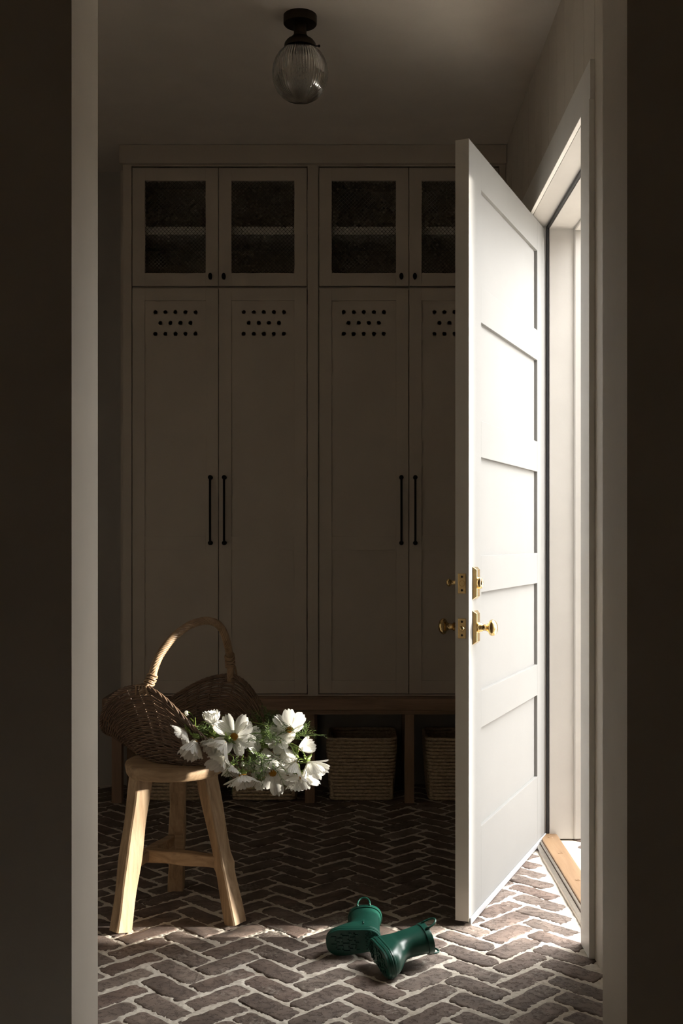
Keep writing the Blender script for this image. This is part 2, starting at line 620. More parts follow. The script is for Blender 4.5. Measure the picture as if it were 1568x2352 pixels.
# threshold
th = empty("trim_3", (WX + 0.06, 3.86, 0), kind="structure")
box_obj("sill_edge", M['alu'], (0.688, 0.706, DY0, DY1, -0.01, 0.012), th, bevel=0.003)
box_obj("sill_track", M['alu'], (0.7075, 0.716, DY0, DY1, -0.01, 0.019), th, bevel=0.002)
box_obj("sill_board", M['sill'], (0.719, 0.792, DY0, DY1, -0.01, 0.021), th, bevel=0.004)
for yy in (3.50, 3.83, 4.16, 4.38):
    m4 = Matrix.Translation((0.757, yy, 0.0205))
    MB().lathe([(0.0105, 0), (0.010, 0.0018), (0.006, 0.0022), (0.0055, 0.0012)], 16, m4).build("screw_plug", M['sill'], th, smooth=40)

# porch floor outside the doorway
box_obj("floor_porch", M['mortar'], (0.79, 5.0, 2.9, 6.3, -0.06, -0.006), kind="structure")
# unseen walls added to shape the daylight: two side walls and a pier
box_obj("sky_block_near", M['blocker'], (WX + WT, 5.0, DY0 - 0.06, DY0 + 0.012, -0.05, 3.4), kind="structure")  # added: cuts off the sky so the door edge throws a crisp shadow
box_obj("sky_block_far", M['blocker'], (WX + WT, 4.2, 5.6, 5.8, -0.05, 3.1), kind="structure")  # added to narrow the patch of open sky
box_obj("sun_block_pier", M['blocker'], (4.0, 4.2, 3.46, 4.46, -0.05, 3.1), kind="structure")  # added to keep the sun off the door leaf
wp = MB()
wp.box(WX + WT, WX + WT + 0.02, DY1 + 0.05, 5.6, -0.05, 3.0)
wp.box(WX + WT, WX + WT + 0.02, DY0 - 0.06, DY1 + 0.05, HEAD + 0.035, 3.0)
wp.build("wall_porch_back", M['porch'])["kind"] = "structure"
box_obj("ground", M['ground'], (-6, 40.0, -25, 35, -0.4, -0.12), kind="structure")

# ---------------------------------------------------------------- brick floor
BL, BW = 0.1947, 0.0817
C45 = math.sqrt(0.5)


def rot45(p):
    return (C45 * (p[0] - p[1]), C45 * (p[0] + p[1]))


def herringbone(x0, x1, y0, y1, anchor=(-0.371, 3.137)):
    out = []
    for a in range(-60, 61):
        for b in range(-25, 26):
            ox, oy = a * BW + b * BL, a * BW - b * BL
            for kind in 'HV':
                if kind == 'H':
                    c = (ox, oy)
                    ang = 45
                else:
                    c = (ox + BL + BW / 2 - BL / 2, oy + BW - BL / 2 - BW / 2)
                    ang = 135
                x, y = rot45(c)
                x, y = x + anchor[0], y + anchor[1]
                if x0 < x < x1 and y0 < y < y1:
                    out.append((x, y, math.radians(ang)))
    return out


def brick_mesh(k, L, Wd):
    rnd = random.Random(100 + k)
    hl_, hw = L / 2, Wd / 2
    cr = rnd.uniform(0.008, 0.016)
    pts = []
    per = []
    nl, nw = 7, 3
    for sx, sy, st in ((1, 1, 0), (-1, 1, 1), (-1, -1, 2), (1, -1, 3)):
        for i in range(3):
            a = st * math.pi / 2 + i * math.pi / 4
            per.append((sx * (hl_ - cr) + cr * math.cos(a), sy * (hw - cr) + cr * math.sin(a)))
        nx = [(-1, 1), (-1, -1), (1, -1), (1, 1)][st]
        n_ = nl if st % 2 == 0 else nw
        a1 = st * math.pi / 2 + math.pi / 2
        p0 = per[-1]
        b0 = (st + 1) * math.pi / 2
        p1 = (nx[0] * (hl_ - cr) + cr * math.cos(b0), nx[1] * (hw - cr) + cr * math.sin(b0))
        for i in range(1, n_ + 1):
            t = i / (n_ + 1)
            per.append((p0[0] + (p1[0] - p0[0]) * t, p0[1] + (p1[1] - p0[1]) * t))
    ph = [rnd.uniform(0, 6.28) for _ in range(4)]
    chip = rnd.randrange(len(per))
    for i, (x, y) in enumerate(per):
        d = 0.0016 * math.sin(i * 0.9 + ph[0]) + 0.0012 * math.sin(i * 2.1 + ph[1]) + rnd.uniform(-0.0017, 0.0017)
        if abs(i - chip) <= 1 and k % 2:
            d -= 0.006
        l = math.hypot(x / hl_, y / hw)
        s = 1 + d / math.hypot(x, y) * 1.2
        pts.append((x * s, y * s))
    n = len(pts)
    tilt = (rnd.uniform(-0.006, 0.006), rnd.uniform(-0.012, 0.012))
    mb = MB()
    lev = []
    for ins, z in ((-0.001, -0.030), (-0.0005, -0.0045), (0.0022, -0.0010), (0.006, 0.0)):
        ring = []
        for i, (x, y) in enumerate(pts):
            r = math.hypot(x, y)
            fx = (hl_ - ins) / hl_
            fy = (hw - ins) / hw
            zz = z + (rnd.uniform(-0.0008, 0.0006) if z > -0.01 else 0)
            ring.append((x * fx, y * fy, zz + tilt[0] * x + tilt[1] * y))
        lev.append(ring)
    mb.loft(lev, cap0=False, cap1=True)
    me = mb.mesh("brick")
    me.materials.append(M['brick'])
    shade(me, 50)
    return me


JOINT = 0.0100
BRICK = [brick_mesh(k, BL - JOINT, BW - JOINT) for k in range(14)]

room_bricks = herringbone(XL + 0.02, WX - 0.0, Y_NEAR0 + 0.1, YB + 0.0)
room_bricks = [b for b in room_bricks if not (b[0] > WX - 0.09 and (b[1] < 3.3 or b[1] > 4.4) and b[0] > WX - 0.02)]


def brick_rank(b):
    x, y, _ = b
    px = CX + x / y * F_PX
    py = CY + CAM_H / y * F_PX
    seen = 215 < px < 1395 and py < 2375
    if seen and y > 3.45 and x > 0.341 + (y - 3.434) * 0.40 + 0.05 and x < WX and False:
        seen = False
    if seen and y > 5.1:
        seen = False
    return (0 if seen else 1, y)


room_bricks.sort(key=brick_rank)
jit = []
for i, (x, y, a) in enumerate(room_bricks):
    jit.append((x + random.uniform(-0.0022, 0.0022), y + random.uniform(-0.0022, 0.0022), a + random.uniform(-0.018, 0.018) + (math.pi if random.random() < 0.5 else 0), random.uniform(-0.0016, 0.0016)))


def value_noise(x, y, s, seed):
    rg = np.random.default_rng(seed)
    T = rg.random((256, 256))
    u, v = x * s, y * s
    i, j = np.floor(u).astype(int), np.floor(v).astype(int)
    fu, fv = u - i, v - j
    fu = fu * fu * (3 - 2 * fu)
    fv = fv * fv * (3 - 2 * fv)
    g = lambda a, b: T[a % 256, b % 256]
    return (g(i, j) * (1 - fu) + g(i + 1, j) * fu) * (1 - fv) + (g(i, j + 1) * (1 - fu) + g(i + 1, j + 1) * fu) * fv


def mortar_grid(mb_list, x0, x1, y0, y1, step, bricks):
    nx, ny = int(round((x1 - x0) / step)) + 1, int(round((y1 - y0) / step)) + 1
    xs, ys = np.linspace(x0, x1, nx), np.linspace(y0, y1, ny)
    X, Y = np.meshgrid(xs, ys)
    SD = np.full(X.shape, 0.03)          # signed distance, negative inside a brick
    hl_, hw = (BL - JOINT) / 2, (BW - JOINT) / 2
    for x, y, a, dz in bricks:
        i0, i1 = np.searchsorted(xs, [x - 0.12, x + 0.12])
        j0, j1 = np.searchsorted(ys, [y - 0.12, y + 0.12])
        if i1 <= i0 or j1 <= j0:
            continue
        lx, ly = X[j0:j1, i0:i1] - x, Y[j0:j1, i0:i1] - y
        ca, sa = math.cos(a), math.sin(a)
        u, v = np.abs(lx * ca + ly * sa) - hl_ + 0.01, np.abs(-lx * sa + ly * ca) - hw + 0.01
        sd = np.hypot(np.maximum(u, 0), np.maximum(v, 0)) + np.minimum(np.maximum(u, v), 0) - 0.01
        SD[j0:j1, i0:i1] = np.minimum(SD[j0:j1, i0:i1], sd)
    n1 = value_noise(X, Y, 28.0, 1) - 0.5
    n2 = value_noise(X, Y, 75.0, 2) - 0.5
    n3 = value_noise(X, Y, 170.0, 3) - 0.5
    n0 = value_noise(X + 3.3, Y + 1.7, 9.0, 4) - 0.5
    Z = -0.0022 + 0.0040 * n1 + 0.0030 * n2 + 0.0036 * n3 + 0.0030 * n0
    inside = np.maximum(-SD, 0)
    Z = Z - inside * 0.16 - np.clip(inside - 0.008, 0, 1) * 0.6
    Z = np.maximum(Z, -0.012)
    # a few smeared patches and splashes over the bricks
    sp = value_noise(X + 9.1, Y + 4.2, 16.0, 5) * 0.7 + value_noise(X, Y, 60.0, 6) * 0.3
    Z = Z + np.clip(sp - 0.84, 0, 0.2) * 0.05
    idx = np.arange(nx * ny).reshape(ny, nx)
    f = np.stack([idx[:-1, :-1], idx[:-1, 1:], idx[1:, 1:], idx[1:, :-1]], -1).reshape(-1, 4)
    v = np.stack([X, Y, Z], -1).reshape(-1, 3)
    mb_list.append((v, f))


parts_ = []
XA, XBb = -1.45, WX + 0.014
mortar_grid(parts_, XA, XBb, 2.42, 3.55, 0.0042, jit)
mortar_grid(parts_, XA, XBb, 3.55, 3.75, 0.006, jit)
mortar_grid(parts_, XA, XBb, 3.75, YB, 0.009, jit)
mortar_grid(parts_, XL, XA, 2.42, YB, 0.02, jit)
allv, allf, off = [], [], 0
for v, f in parts_:
    allv.append(v)
    allf.append(f + off)
    off += len(v)
allv, allf = np.concatenate(allv), np.concatenate(allf)
me = bpy.data.meshes.new("floor")
me.vertices.add(len(allv))
me.vertices.foreach_set("co", allv.astype(np.float32).ravel())
me.loops.add(len(allf) * 4)
me.loops.foreach_set("vertex_index", allf.astype(np.int32).ravel())
me.polygons.add(len(allf))
me.polygons.foreach_set("loop_start", np.arange(0, len(allf) * 4, 4, dtype=np.int32))
me.update(calc_edges=True)
me.validate()
me.polygons.foreach_set("use_smooth", np.ones(len(allf), dtype=bool))
floor = link("floor", me, M['mortar'])
floor["kind"] = "structure"
rest = MB()
for i, (x, y, a, dz) in enumerate(jit):
    mesh = BRICK[(i * 5 + (i // 7)) % 14]
    if i < 300:
        b = bpy.data.objects.new("brick", mesh)
        COL.objects.link(b)
        b.parent = floor
        b.location = (x, y, dz)
        b.rotation_euler = (0, 0, a)
    else:
        ca, sa = math.cos(a), math.sin(a)
        rest.add([(x + ca * p.co.x - sa * p.co.y, y + sa * p.co.x + ca * p.co.y, p.co.z + dz) for p in mesh.vertices],
                 [tuple(p.vertices) for p in mesh.polygons])
ro = rest.build("brick_paving", M['brick'], floor, smooth=50)
ro["kind"] = "stuff"
box_obj("subfloor", M['mortar'], (XL - 0.05, WX + 0.02, 2.25, YB + 0.05, -0.11, -0.035), floor)
fp = bpy.data.objects["floor_porch"]
for i, (x, y, a) in enumerate(herringbone(0.86, 1.45, 3.34, 4.75, (-0.30, 3.19))):
    b = bpy.data.objects.new("brick", BRICK[(i * 3) % 14])
    COL.objects.link(b)
    b.parent = fp
    b.location = (x, y, -0.001 + random.uniform(-0.001, 0.001))
    b.rotation_euler = (0, 0, a + random.uniform(-0.02, 0.02))

# ---------------------------------------------------------------- the open outside door
DW, DT, DZ0, DZ1 = 1.083, 0.045, 0.013, 2.447
door = empty("door_1", (0.341, 3.434, 0), "tall white five-panel outside door standing ajar with brass knob", None, kind="structure")
door.rotation_euler = (0, 0, math.atan2(0.9276, 0.3736))
ORG[door.name] = Vector((0, 0, 0))
ST = 0.138
rails = [(DZ0, 0.277), (0.594, 0.714 + 0.0), (1.031, 1.149), (1.466, 1.584), (1.901, 2.018), (2.328, DZ1)]
rails[1] = (0.594 - 0.0, 0.594)
panels_z = [(0.277, 0.594), (0.714, 1.031), (1.149, 1.466), (1.584, 1.901), (2.018, 2.328)]
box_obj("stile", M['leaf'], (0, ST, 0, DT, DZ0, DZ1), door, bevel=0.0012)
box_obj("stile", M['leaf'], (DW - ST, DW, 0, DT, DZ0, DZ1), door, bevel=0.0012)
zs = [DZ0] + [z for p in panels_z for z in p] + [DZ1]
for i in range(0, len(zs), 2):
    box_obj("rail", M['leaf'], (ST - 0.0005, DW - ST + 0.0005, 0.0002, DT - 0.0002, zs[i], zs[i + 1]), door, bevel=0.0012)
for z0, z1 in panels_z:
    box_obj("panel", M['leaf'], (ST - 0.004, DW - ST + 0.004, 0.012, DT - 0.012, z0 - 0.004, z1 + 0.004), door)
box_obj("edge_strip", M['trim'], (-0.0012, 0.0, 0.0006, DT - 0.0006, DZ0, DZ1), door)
box_obj("door_sweep", M['sweep'], (0.002, DW - 0.004, -0.006, 0.0, 0.004, 0.024), door, bevel=0.002)


def frustum(mb, cx, cz, w, h, w2, h2, y0, y1, y2):
    mb.loft([[(cx + sx * w / 2, y0, cz + sz * h / 2) for sx, sz in ((-1, -1), (1, -1), (1, 1), (-1, 1))],
             [(cx + sx * w / 2, y1, cz + sz * h / 2) for sx, sz in ((-1, -1), (1, -1), (1, 1), (-1, 1))],
             [(cx + sx * w2 / 2, y2, cz + sz * h2 / 2) for sx, sz in ((-1, -1), (1, -1), (1, 1), (-1, 1))]])
    return mb


SB = 0.062
KZ, BZ = 0.924, 1.064
out_m = lambda z, y=0.0: Matrix.Translation((SB, y, z)) @ Matrix.Rotation(math.radians(90), 4, 'X')     # +z of the lathe points out (-y)
in_m = lambda z: Matrix.Translation((SB, DT, z)) @ Matrix.Rotation(math.radians(-90), 4, 'X')
for z, h in ((KZ, 0.106), (BZ, 0.102)):
    pl_ = frustum(MB(), SB, z, 0.054, h, 0.034, h - 0.018, 0.0, -0.002, -0.0125).build("back_plate", M['brass'], door, bevel=0.001)
    tag(pl_, "bevelled brass back plate")
    frustum(MB(), SB, z, 0.054, h, 0.034, h - 0.018, DT, DT + 0.002, DT + 0.0125).build("back_plate", M['brass'], door, bevel=0.001)
knob_prof = [(0.016, 0.0120), (0.017, 0.016), (0.0135, 0.019), (0.0125, 0.021), (0.0145, 0.023), (0.011, 0.026), (0.0098, 0.034), (0.0105, 0.0400), (0.013, 0.0425),
             (0.0135, 0.045), (0.018, 0.0475), (0.0245, 0.052), (0.0262, 0.057), (0.0250, 0.0625), (0.0205, 0.068), (0.0125, 0.0722), (0.004, 0.0738), (0.0005, 0.074)]
oval = Matrix.Diagonal((1, 1, 1, 1))
MB().lathe(knob_prof, 32, out_m(KZ)).build("door_knob", M['brass'], door, smooth=50)["label"] = "egg-shaped brass door knob"
MB().lathe(knob_prof, 32, in_m(KZ)).build("door_knob", M['brass'], door, smooth=50)
cyl = MB().lathe([(0.0185, 0.0120), (0.0195, 0.017), (0.0180, 0.021), (0.0165, 0.0235), (0.0150, 0.0240), (0.0135, 0.0228), (0.0005, 0.0225)], 28, out_m(BZ)).build("lock_cylinder", M['brass'], door, smooth=40)
MB().box(SB - 0.0012, SB + 0.0012, -0.0238, -0.0215, BZ - 0.006, BZ + 0.006).build("keyhole", M['slot'], cyl, origin=Vector((0, 0, 0)))
MB().lathe([(0.012, 0.0120), (0.013, 0.015), (0.008, 0.018), (0.0065, 0.028), (0.009, 0.032), (0.0125, 0.038), (0.0125, 0.042), (0.008, 0.047), (0.0005, 0.048)], 24, in_m(BZ)).build("thumb_turn", M['brass'], door, smooth=50)
for z in (KZ, BZ):
    lp = MB().box(-0.0027, 0.001, 0.0095, 0.0355, z - 0.031, z + 0.031).build("latch_plate", M['brass'], door, bevel=0.0006)
    em = lambda dz, dx: Matrix.Translation((-0.0027 + dx, DT / 2, z + dz)) @ Matrix.Rotation(math.radians(-90), 4, 'Y')
    for dz in (-0.021, 0.021):
        MB().lathe([(0.0038, 0.0), (0.0034, 0.0008), (0.0005, 0.001)], 12, em(dz, 0)).build("screw", M['slot'], lp, smooth=40)
    if z == KZ:
        MB().lathe([(0.0085, 0.0), (0.0080, 0.004), (0.0055, 0.007), (0.0005, 0.0078)], 20, em(0, 0)).build("latch_bolt", M['brass'], lp, smooth=50)
    else:
        MB().lathe([(0.0098, 0.0), (0.0094, 0.0012), (0.0080, 0.0013), (0.0078, 0.0002), (0.0005, 0.0002)], 20, em(0, 0)).build("dead_bolt", M['brass'], lp, smooth=40)
for z in (0.28, 0.95, 1.60, 2.2):
    MB().lathe([(0.006, -0.05), (0.007, -0.049), (0.007, 0.049), (0.006, 0.05)], 14, Matrix.Translation((DW + 0.002, DT + 0.004, z))).build("hinge", M['brass'], door, smooth=40)

# ---------------------------------------------------------------- tall cabinets on the bench
CF = 5.07                                  # plane of the cabinet fronts
KC = CF / F_PX
cxw = lambda px: (px - CX) * KC
czw = lambda py: CAM_H + (CY - py) * KC
FR = 0.021                                 # frame depth
Z_B, Z_M0, Z_M1, Z_T = czw(1593), czw(659.5), czw(656.5), czw(383.5)
GAP = 0.0036


def frame_door(mb, x0, x1, z0, z1, y0, stile, openings):
    """shaker frame: stiles and rails around a list of (z0, z1) openings"""
    mb.box(x0, x0 + stile, y0, y0 + FR, z0, z1)
    mb.box(x1 - stile, x1, y0, y0 + FR, z0, z1)
    z = z0
    for a, b in openings + [(z1, z1)]:
        if a - z > 1e-5:
            mb.box(x0 + stile, x1 - stile, y0 + 0.0001, y0 + FR, z, a)
        z = b
    return mb


def hole_panel(x0, x1, z0, z1, y0, t, rows, r):
    """board pierced by round holes; rows = [(z, [x...])]"""
    mb = MB()
    zlo = rows[-1][0] - 0.025
    zhi = rows[0][0] + 0.025
    for yy, flip in ((y0, 0), (y0 + t, 1)):
        mb.add([(x0, yy, z0), (x1, yy, z0), (x1, yy, zlo), (x0, yy, zlo)], [(0, 1, 2, 3)])
        mb.add([(x0, yy, zhi), (x1, yy, zhi), (x1, yy, z1), (x0, yy, z1)], [(0, 1, 2, 3)])
        for z, xs in rows:
            h = 0.023
            a, b = z - 0.025, z + 0.025
            cut = [x0] + sorted(sum([[x - h, x + h] for x in xs], [])) + [x1]
            for p, q in zip(cut[::2], cut[1::2]):
                if q - p > 1e-6:
                    mb.add([(p, yy, a), (q, yy, a), (q, yy, b), (p, yy, b)], [(0, 1, 2, 3)])
            for x in xs:
                n = 16
                ring = [(x + r * math.cos(2 * math.pi * k / n), yy, z + r * math.sin(2 * math.pi * k / n)) for k in range(n)]
                sq = []
                for k in range(n):
                    c, s = math.cos(2 * math.pi * k / n), math.sin(2 * math.pi * k / n)
                    m_ = max(abs(c) / h, abs(s) / 0.025)
                    sq.append((x + c / m_, yy, z + s / m_))
                # square corners lie on k = 2, 6, 10, 14 for near-square cells
                for k, (sx, sz) in zip((2, 6, 10, 14), ((1, 1), (-1, 1), (-1, -1), (1, -1))):
                    sq[k] = (x + sx * h, yy, z + sz * 0.025)
                mb.add(ring + sq, [(k, (k + 1) % n, n + (k + 1) % n, n + k) for k in range(n)])
                if flip == 0:
                    mb.add(ring + [(p[0], y0 + t, p[2]) for p in ring], [(k, (k + 1) % n, n + (k + 1) % n, n + k) for k in range(n)])
    return mb


def bar_pull(x, z0, z1, y):
    mb = MB()
    pts = [(x, y - 0.026, z0 + 0.012), (x, y - 0.028, z0 + 0.04), (x, y - 0.029, (z0 + z1) / 2), (x, y - 0.028, z1 - 0.04), (x, y - 0.026, z1 - 0.012)]
    mb.tube(catmull(pts, 5), 0.0052, 10)
    for z in (z0 + 0.01, z1 - 0.01):
        m4 = Matrix.Translation((x, y, z)) @ Matrix.Rotation(math.radians(90), 4, 'X')
        mb.lathe([(0.0098, 0.0), (0.0098, 0.003), (0.006, 0.006), (0.0058, 0.018), (0.0088, 0.022), (0.0104, 0.027), (0.0088, 0.033), (0.004, 0.0365), (0.0005, 0.037)], 14, m4)
    return mb


def oval_knob(x, z, y):
    mb = MB()
    m4 = Matrix.Translation((x, y, z)) @ Matrix.Rotation(math.radians(90), 4, 'X') @ Matrix.Diagonal((0.72, 1.18, 1, 1))
    mb.lathe([(0.009, 0.0), (0.0085, 0.003), (0.005, 0.006), (0.005, 0.014), (0.011, 0.018), (0.0135, 0.023), (0.012, 0.028), (0.006, 0.0315), (0.0005, 0.032)], 16, m4)
    return mb


def wire_lattice(x0, x1, z0, z1, y, pitch=0.0125, r=0.0009):
    mb = MB()
    d = pitch * math.sqrt(2)
    w, h = x1 - x0, z1 - z0
    for sgn in (1, -1):
        k = -h
        while k < w + h:
            # line x = k + sgn*z offset
            pts = []
            if sgn > 0:
                ta, tb = max(0, -k), min(h, w - k)
                if tb - ta > 0.004:
                    pts = [(x0 + k + ta, z0 + ta), (x0 + k + tb, z0 + tb)]
            else:
                ta, tb = max(0, k - w), min(h, k)
                if tb - ta > 0.004:
                    pts = [(x0 + k - ta, z0 + ta), (x0 + k - tb, z0 + tb)]
            if pts:
                yy = y + sgn * 0.0008
                mb.tube([(pts[0][0], yy, pts[0][1]), (pts[1][0], yy, pts[1][1])], r, 4, cap=False)
            k += d
    return mb


def cabinet(pxs, left_edge, right_edge, label):
    """pxs: left opening edge, meeting line, right opening edge (px on the front plane)"""
    xa, xm, xb = (cxw(p) for p in pxs)
    root = empty("tall_cabinet", ((xa + xb) / 2, CF, Z_B), label, "cabinet", "painted tall cabinets on the oak bench")
    yb = YB - 0.006
    body = MB()
    t = 0.018
    body.box(left_edge, xa, CF, yb, Z_B - 0.012, 2.93)
    body.box(xb, right_edge, CF, yb, Z_B - 0.012, 2.93)
    body.box(xa, xb, yb - 0.006, yb, Z_B - 0.012, 2.93)
    body.box(xa, xb, CF, yb - 0.006, Z_T + GAP, Z_T + GAP + 0.03)
    body.box(xa, xb, CF + 0.002, yb - 0.006, Z_B - 0.012, Z_B - GAP)
    body.box(xa, xb, CF + 0.024, yb - 0.006, Z_M0 - 0.008, Z_M0 + 0.010)
    body.build("carcass", M['cab'], root, bevel=0.0008)
    box_obj("shelf", M['trim'], (xa, xb, CF + 0.050, yb - 0.008, czw(532), czw(514)), root)
    for side in (0, 1):
        x0, x1 = ((xa + GAP, xm - GAP / 2) if side == 0 else (xm + GAP / 2, xb - GAP))
        st = 0.057
        # wire-fronted upper door
        zo0, zo1 = czw(627), czw(415)
        d = frame_door(MB(), x0, x1, Z_M1, Z_T - GAP, CF + 0.0005, st, [(zo0, zo1)]).build("door", M['cab'], root, bevel=0.0007)
        wl = wire_lattice(x0 + st, x1 - st, zo0, zo1, CF + 0.013).build("wire_mesh", M['wire'], d)
        wl["kind"] = "stuff"
        kx = x1 - 0.033 if side == 0 else x0 + 0.025
        oval_knob(kx, czw(637), CF).build("knob", M['iron'], d, smooth=40)
        # pierced lower door
        P1, P2 = (czw(1563), czw(1263)), (czw(1232), czw(690))
        d = frame_door(MB(), x0, x1, Z_B, Z_M0 - GAP, CF + 0.0005, st, [P1, P2]).build("door", M['cab'], root, bevel=0.0007)
        MB().box(x0 + st - 0.003, x1 - st + 0.003, CF + 0.0075, CF + 0.015, P1[0] - 0.003, P1[1] + 0.003).build("panel", M['cab'], d)
        xc = (x0 + x1) / 2 + (0.0 if side == 0 else 0.004)
        rows = [(czw(716), [xc + k * 0.0462 for k in (-2, -1, 0, 1, 2)]), (czw(741), [xc + (k - 1.5) * 0.0462 for k in range(4)]), (czw(766), [xc + k * 0.0462 for k in (-2, -1, 0, 1, 2)])]
        hole_panel(x0 + st - 0.003, x1 - st + 0.003, P2[0] - 0.003, P2[1] + 0.003, CF + 0.0075, 0.008, rows, 0.0098).build("pierced_panel", M['cab'], d)
        hx = x1 - 0.033 if side == 0 else x0 + 0.027
        bar_pull(hx, czw(1252), czw(1092), CF).build("pull_handle", M['iron'], d, smooth=40)
    return root


xs_mid = cxw(718.5)
cabinet((302, 501.5, 706), cxw(282), cxw(729.6), "tall painted cabinet behind the flower basket, both wire-front doors fully in view")
cabinet((731, 938.5, 1146), cxw(729.6) + 0.0004, WX - 0.003, "tall painted cabinet partly hidden by the open white door")
cr = MB()
cr.box(-1.097, WX - 0.002, CF - 0.026, YB, czw(381) + 0.004, CEIL - 0.002)
cr.build("trim_4", M['cab'], bevel=0.002)["kind"] = "structure"
box_obj("trim_5", M['cab'], (cxw(274), cxw(282) - 0.001, CF + 0.03, YB, 0.49, 2.905), kind="structure")

# bench
BF = 5.0
bench = empty("bench", (-0.25, 5.2, 0), "long dark oak bench carrying the tall cabinets", "bench")
bx0, bx1 = -1.165, WX - 0.004
box_obj("bench_top", M['bench'], (bx0, bx1, BF, YB - 0.01, 0.427, 0.4815), bench, bevel=0.004)
box_obj("apron", M['bench'], (bx0 + 0.03, bx1, BF + 0.03, BF + 0.052, 0.405, 0.4265), bench, bevel=0.001)
kl = (BF + 0.03) / F_PX
for pa, pb in ((256, 279), (476, 498), (700, 722), (929, 951), (1141, 1163)):
    box_obj("leg", M['benchleg'], ((pa - CX) * kl, (pb - CX) * kl, BF + 0.03, BF + 0.075, 0.0, 0.4045), bench, bevel=0.002)
    box_obj("leg", M['benchleg'], ((pa - CX) * kl, (pb - CX) * kl, YB - 0.06, YB - 0.016, 0.0, 0.4265), bench, bevel=0.002)


# storage baskets under the bench
def rr_loop(w, d, r, n):
    """rounded rectangle loop, centred"""
    pts = []
    segs = [((w / 2 - r), (d / 2 - r), 0), (-(w / 2 - r), (d / 2 - r), 1), (-(w / 2 - r), -(d / 2 - r), 2), ((w / 2 - r), -(d / 2 - r), 3)]
    per = []
    for cx_, cy_, q in segs:
        for i in range(7):
            a = q * math.pi / 2 + i / 6 * math.pi / 2
            per.append(Vector((cx_ + r * math.cos(a), cy_ + r * math.sin(a), 0)))
    # resample evenly
    L = [0]
    for i in range(len(per)):
        L.append(L[-1] + (per[(i + 1) % len(per)] - per[i]).length)
    out = []
    j = 0
    for k in range(n):
        s = L[-1] * k / n
        while L[j + 1] < s:
            j += 1
        t = (s - L[j]) / max(1e-9, L[j + 1] - L[j])
        out.append(per[j].lerp(per[(j + 1) % len(per)], t))
    return out


def storage_basket_mesh():
    mb = MB()
    n, rows, hgt = 210, 18, 0.292
    rnd = random.Random(3)
    for k in range(rows):
        q = k / (rows - 1)
        s = 0.90 + 0.10 * min(1, q * 1.25)
        w, d = 0.310 * s, 0.285 * s
        z = 0.009 + q * (hgt - 0.018)
        loop = rr_loop(w, d, 0.035, n)
        wob = rnd.uniform(0, 6)
        pts = [p + Vector((0, 0, z + 0.0008 * math.sin(i * 0.21 + wob) + 0.0005 * math.sin(i * 0.83 + wob * 2))) for i, p in enumerate(loop)]
        rs = [0.0090 + 0.0009 * (1 if (i + k) % 2 else -1) + rnd.uniform(-0.0009, 0.0009) for i in range(n)]
        mb.tube(pts, rs, 6, closed=True)
    return mb


sb = storage_basket_mesh()
sb_mesh = sb.mesh("storage_basket_wall")
sb_mesh.materials.append(M['seagrass'])
shade(sb_mesh, 60)
bot = MB().box(-0.128, 0.128, -0.115, 0.115, 0.003, 0.012).mesh("storage_basket_bottom")
bot.materials.append(M['seagrass'])
liner = MB()
for s_ in (-1, 1):
    liner.box(-0.142, 0.142, s_ * 0.128 - 0.002, s_ * 0.128 + 0.002, 0.02, 0.262)
    liner.box(s_ * 0.141 - 0.002, s_ * 0.141 + 0.002, -0.128, 0.128, 0.02, 0.262)
liner_mesh = liner.mesh("storage_basket_liner")
liner_mesh.materials.append(M['seagrass'])
for px, lab in ((388, "coiled seagrass basket under the bench, seen between the stool legs"),
                (605, "coiled seagrass basket under the bench, half covered by the hanging flowers"),
                (830, "coiled seagrass basket in full view under the bench"),
                (1058, "coiled seagrass basket under the bench, cut off by the open door")):
    yc = BF + 0.215
    e = empty("storage_basket", ((px - CX) / F_PX * (yc - 0.142), yc, 0), lab, "basket", "seagrass baskets under the bench")
    link("coiled_wall", sb_mesh, None, e)
    link("bottom", bot, None, e)
    link("inner_wall", liner_mesh, None, e)

# ---------------------------------------------------------------- ceiling lamp
lamp = empty("ceiling_lamp", (-0.204, 3.81, CEIL), "ribbed glass globe ceiling lamp on a dark bronze fitting", "lamp")
LM = Matrix.Translation((-0.204, 3.81, CEIL))
MB().lathe([(0.0575, 0.0), (0.0575, -0.026), (0.0555, -0.029), (0.052, -0.030), (0.0005, -0.030)], 40, LM).build("canopy", M['bronze'], lamp, smooth=40)
MB().lathe([(0.022, -0.030), (0.022, -0.064), (0.024, -0.066), (0.024, -0.070), (0.0225, -0.071)], 28, LM).build("stem", M['bronze'], lamp, smooth=40)
MB().lathe([(0.0225, -0.071), (0.030, -0.074), (0.033, -0.078), (0.046, -0.086), (0.0535, -0.096), (0.0555, -0.108), (0.0565, -0.112), (0.0535, -0.1125), (0.051, -0.097), (0.03, -0.082), (0.0005, -0.078)], 40, LM, cap0=False).build("fitter", M['bronze'], lamp, smooth=40)
sm = LM @ Matrix.Translation((0.056, -0.004, -0.105)) @ Matrix.Rotation(math.radians(90), 4, 'Y')
MB().lathe([(0.0022, -0.004), (0.0022, 0.006), (0.0045, 0.007), (0.0045, 0.012), (0.002, 0.0135)], 12, sm).build("thumb_screw", M['bronze'], lamp, smooth=40)
gl = MB()
nr = 60
n = nr * 6
prof = [(0.048, -0.098), (0.049, -0.112), (0.060, -0.120), (0.072, -0.132), (0.083, -0.150), (0.0905, -0.172), (0.0938, -0.195), (0.0925, -0.216), (0.087, -0.238), (0.077, -0.258), (0.062, -0.275), (0.044, -0.287), (0.022, -0.294), (0.006, -0.296)]
rings = []
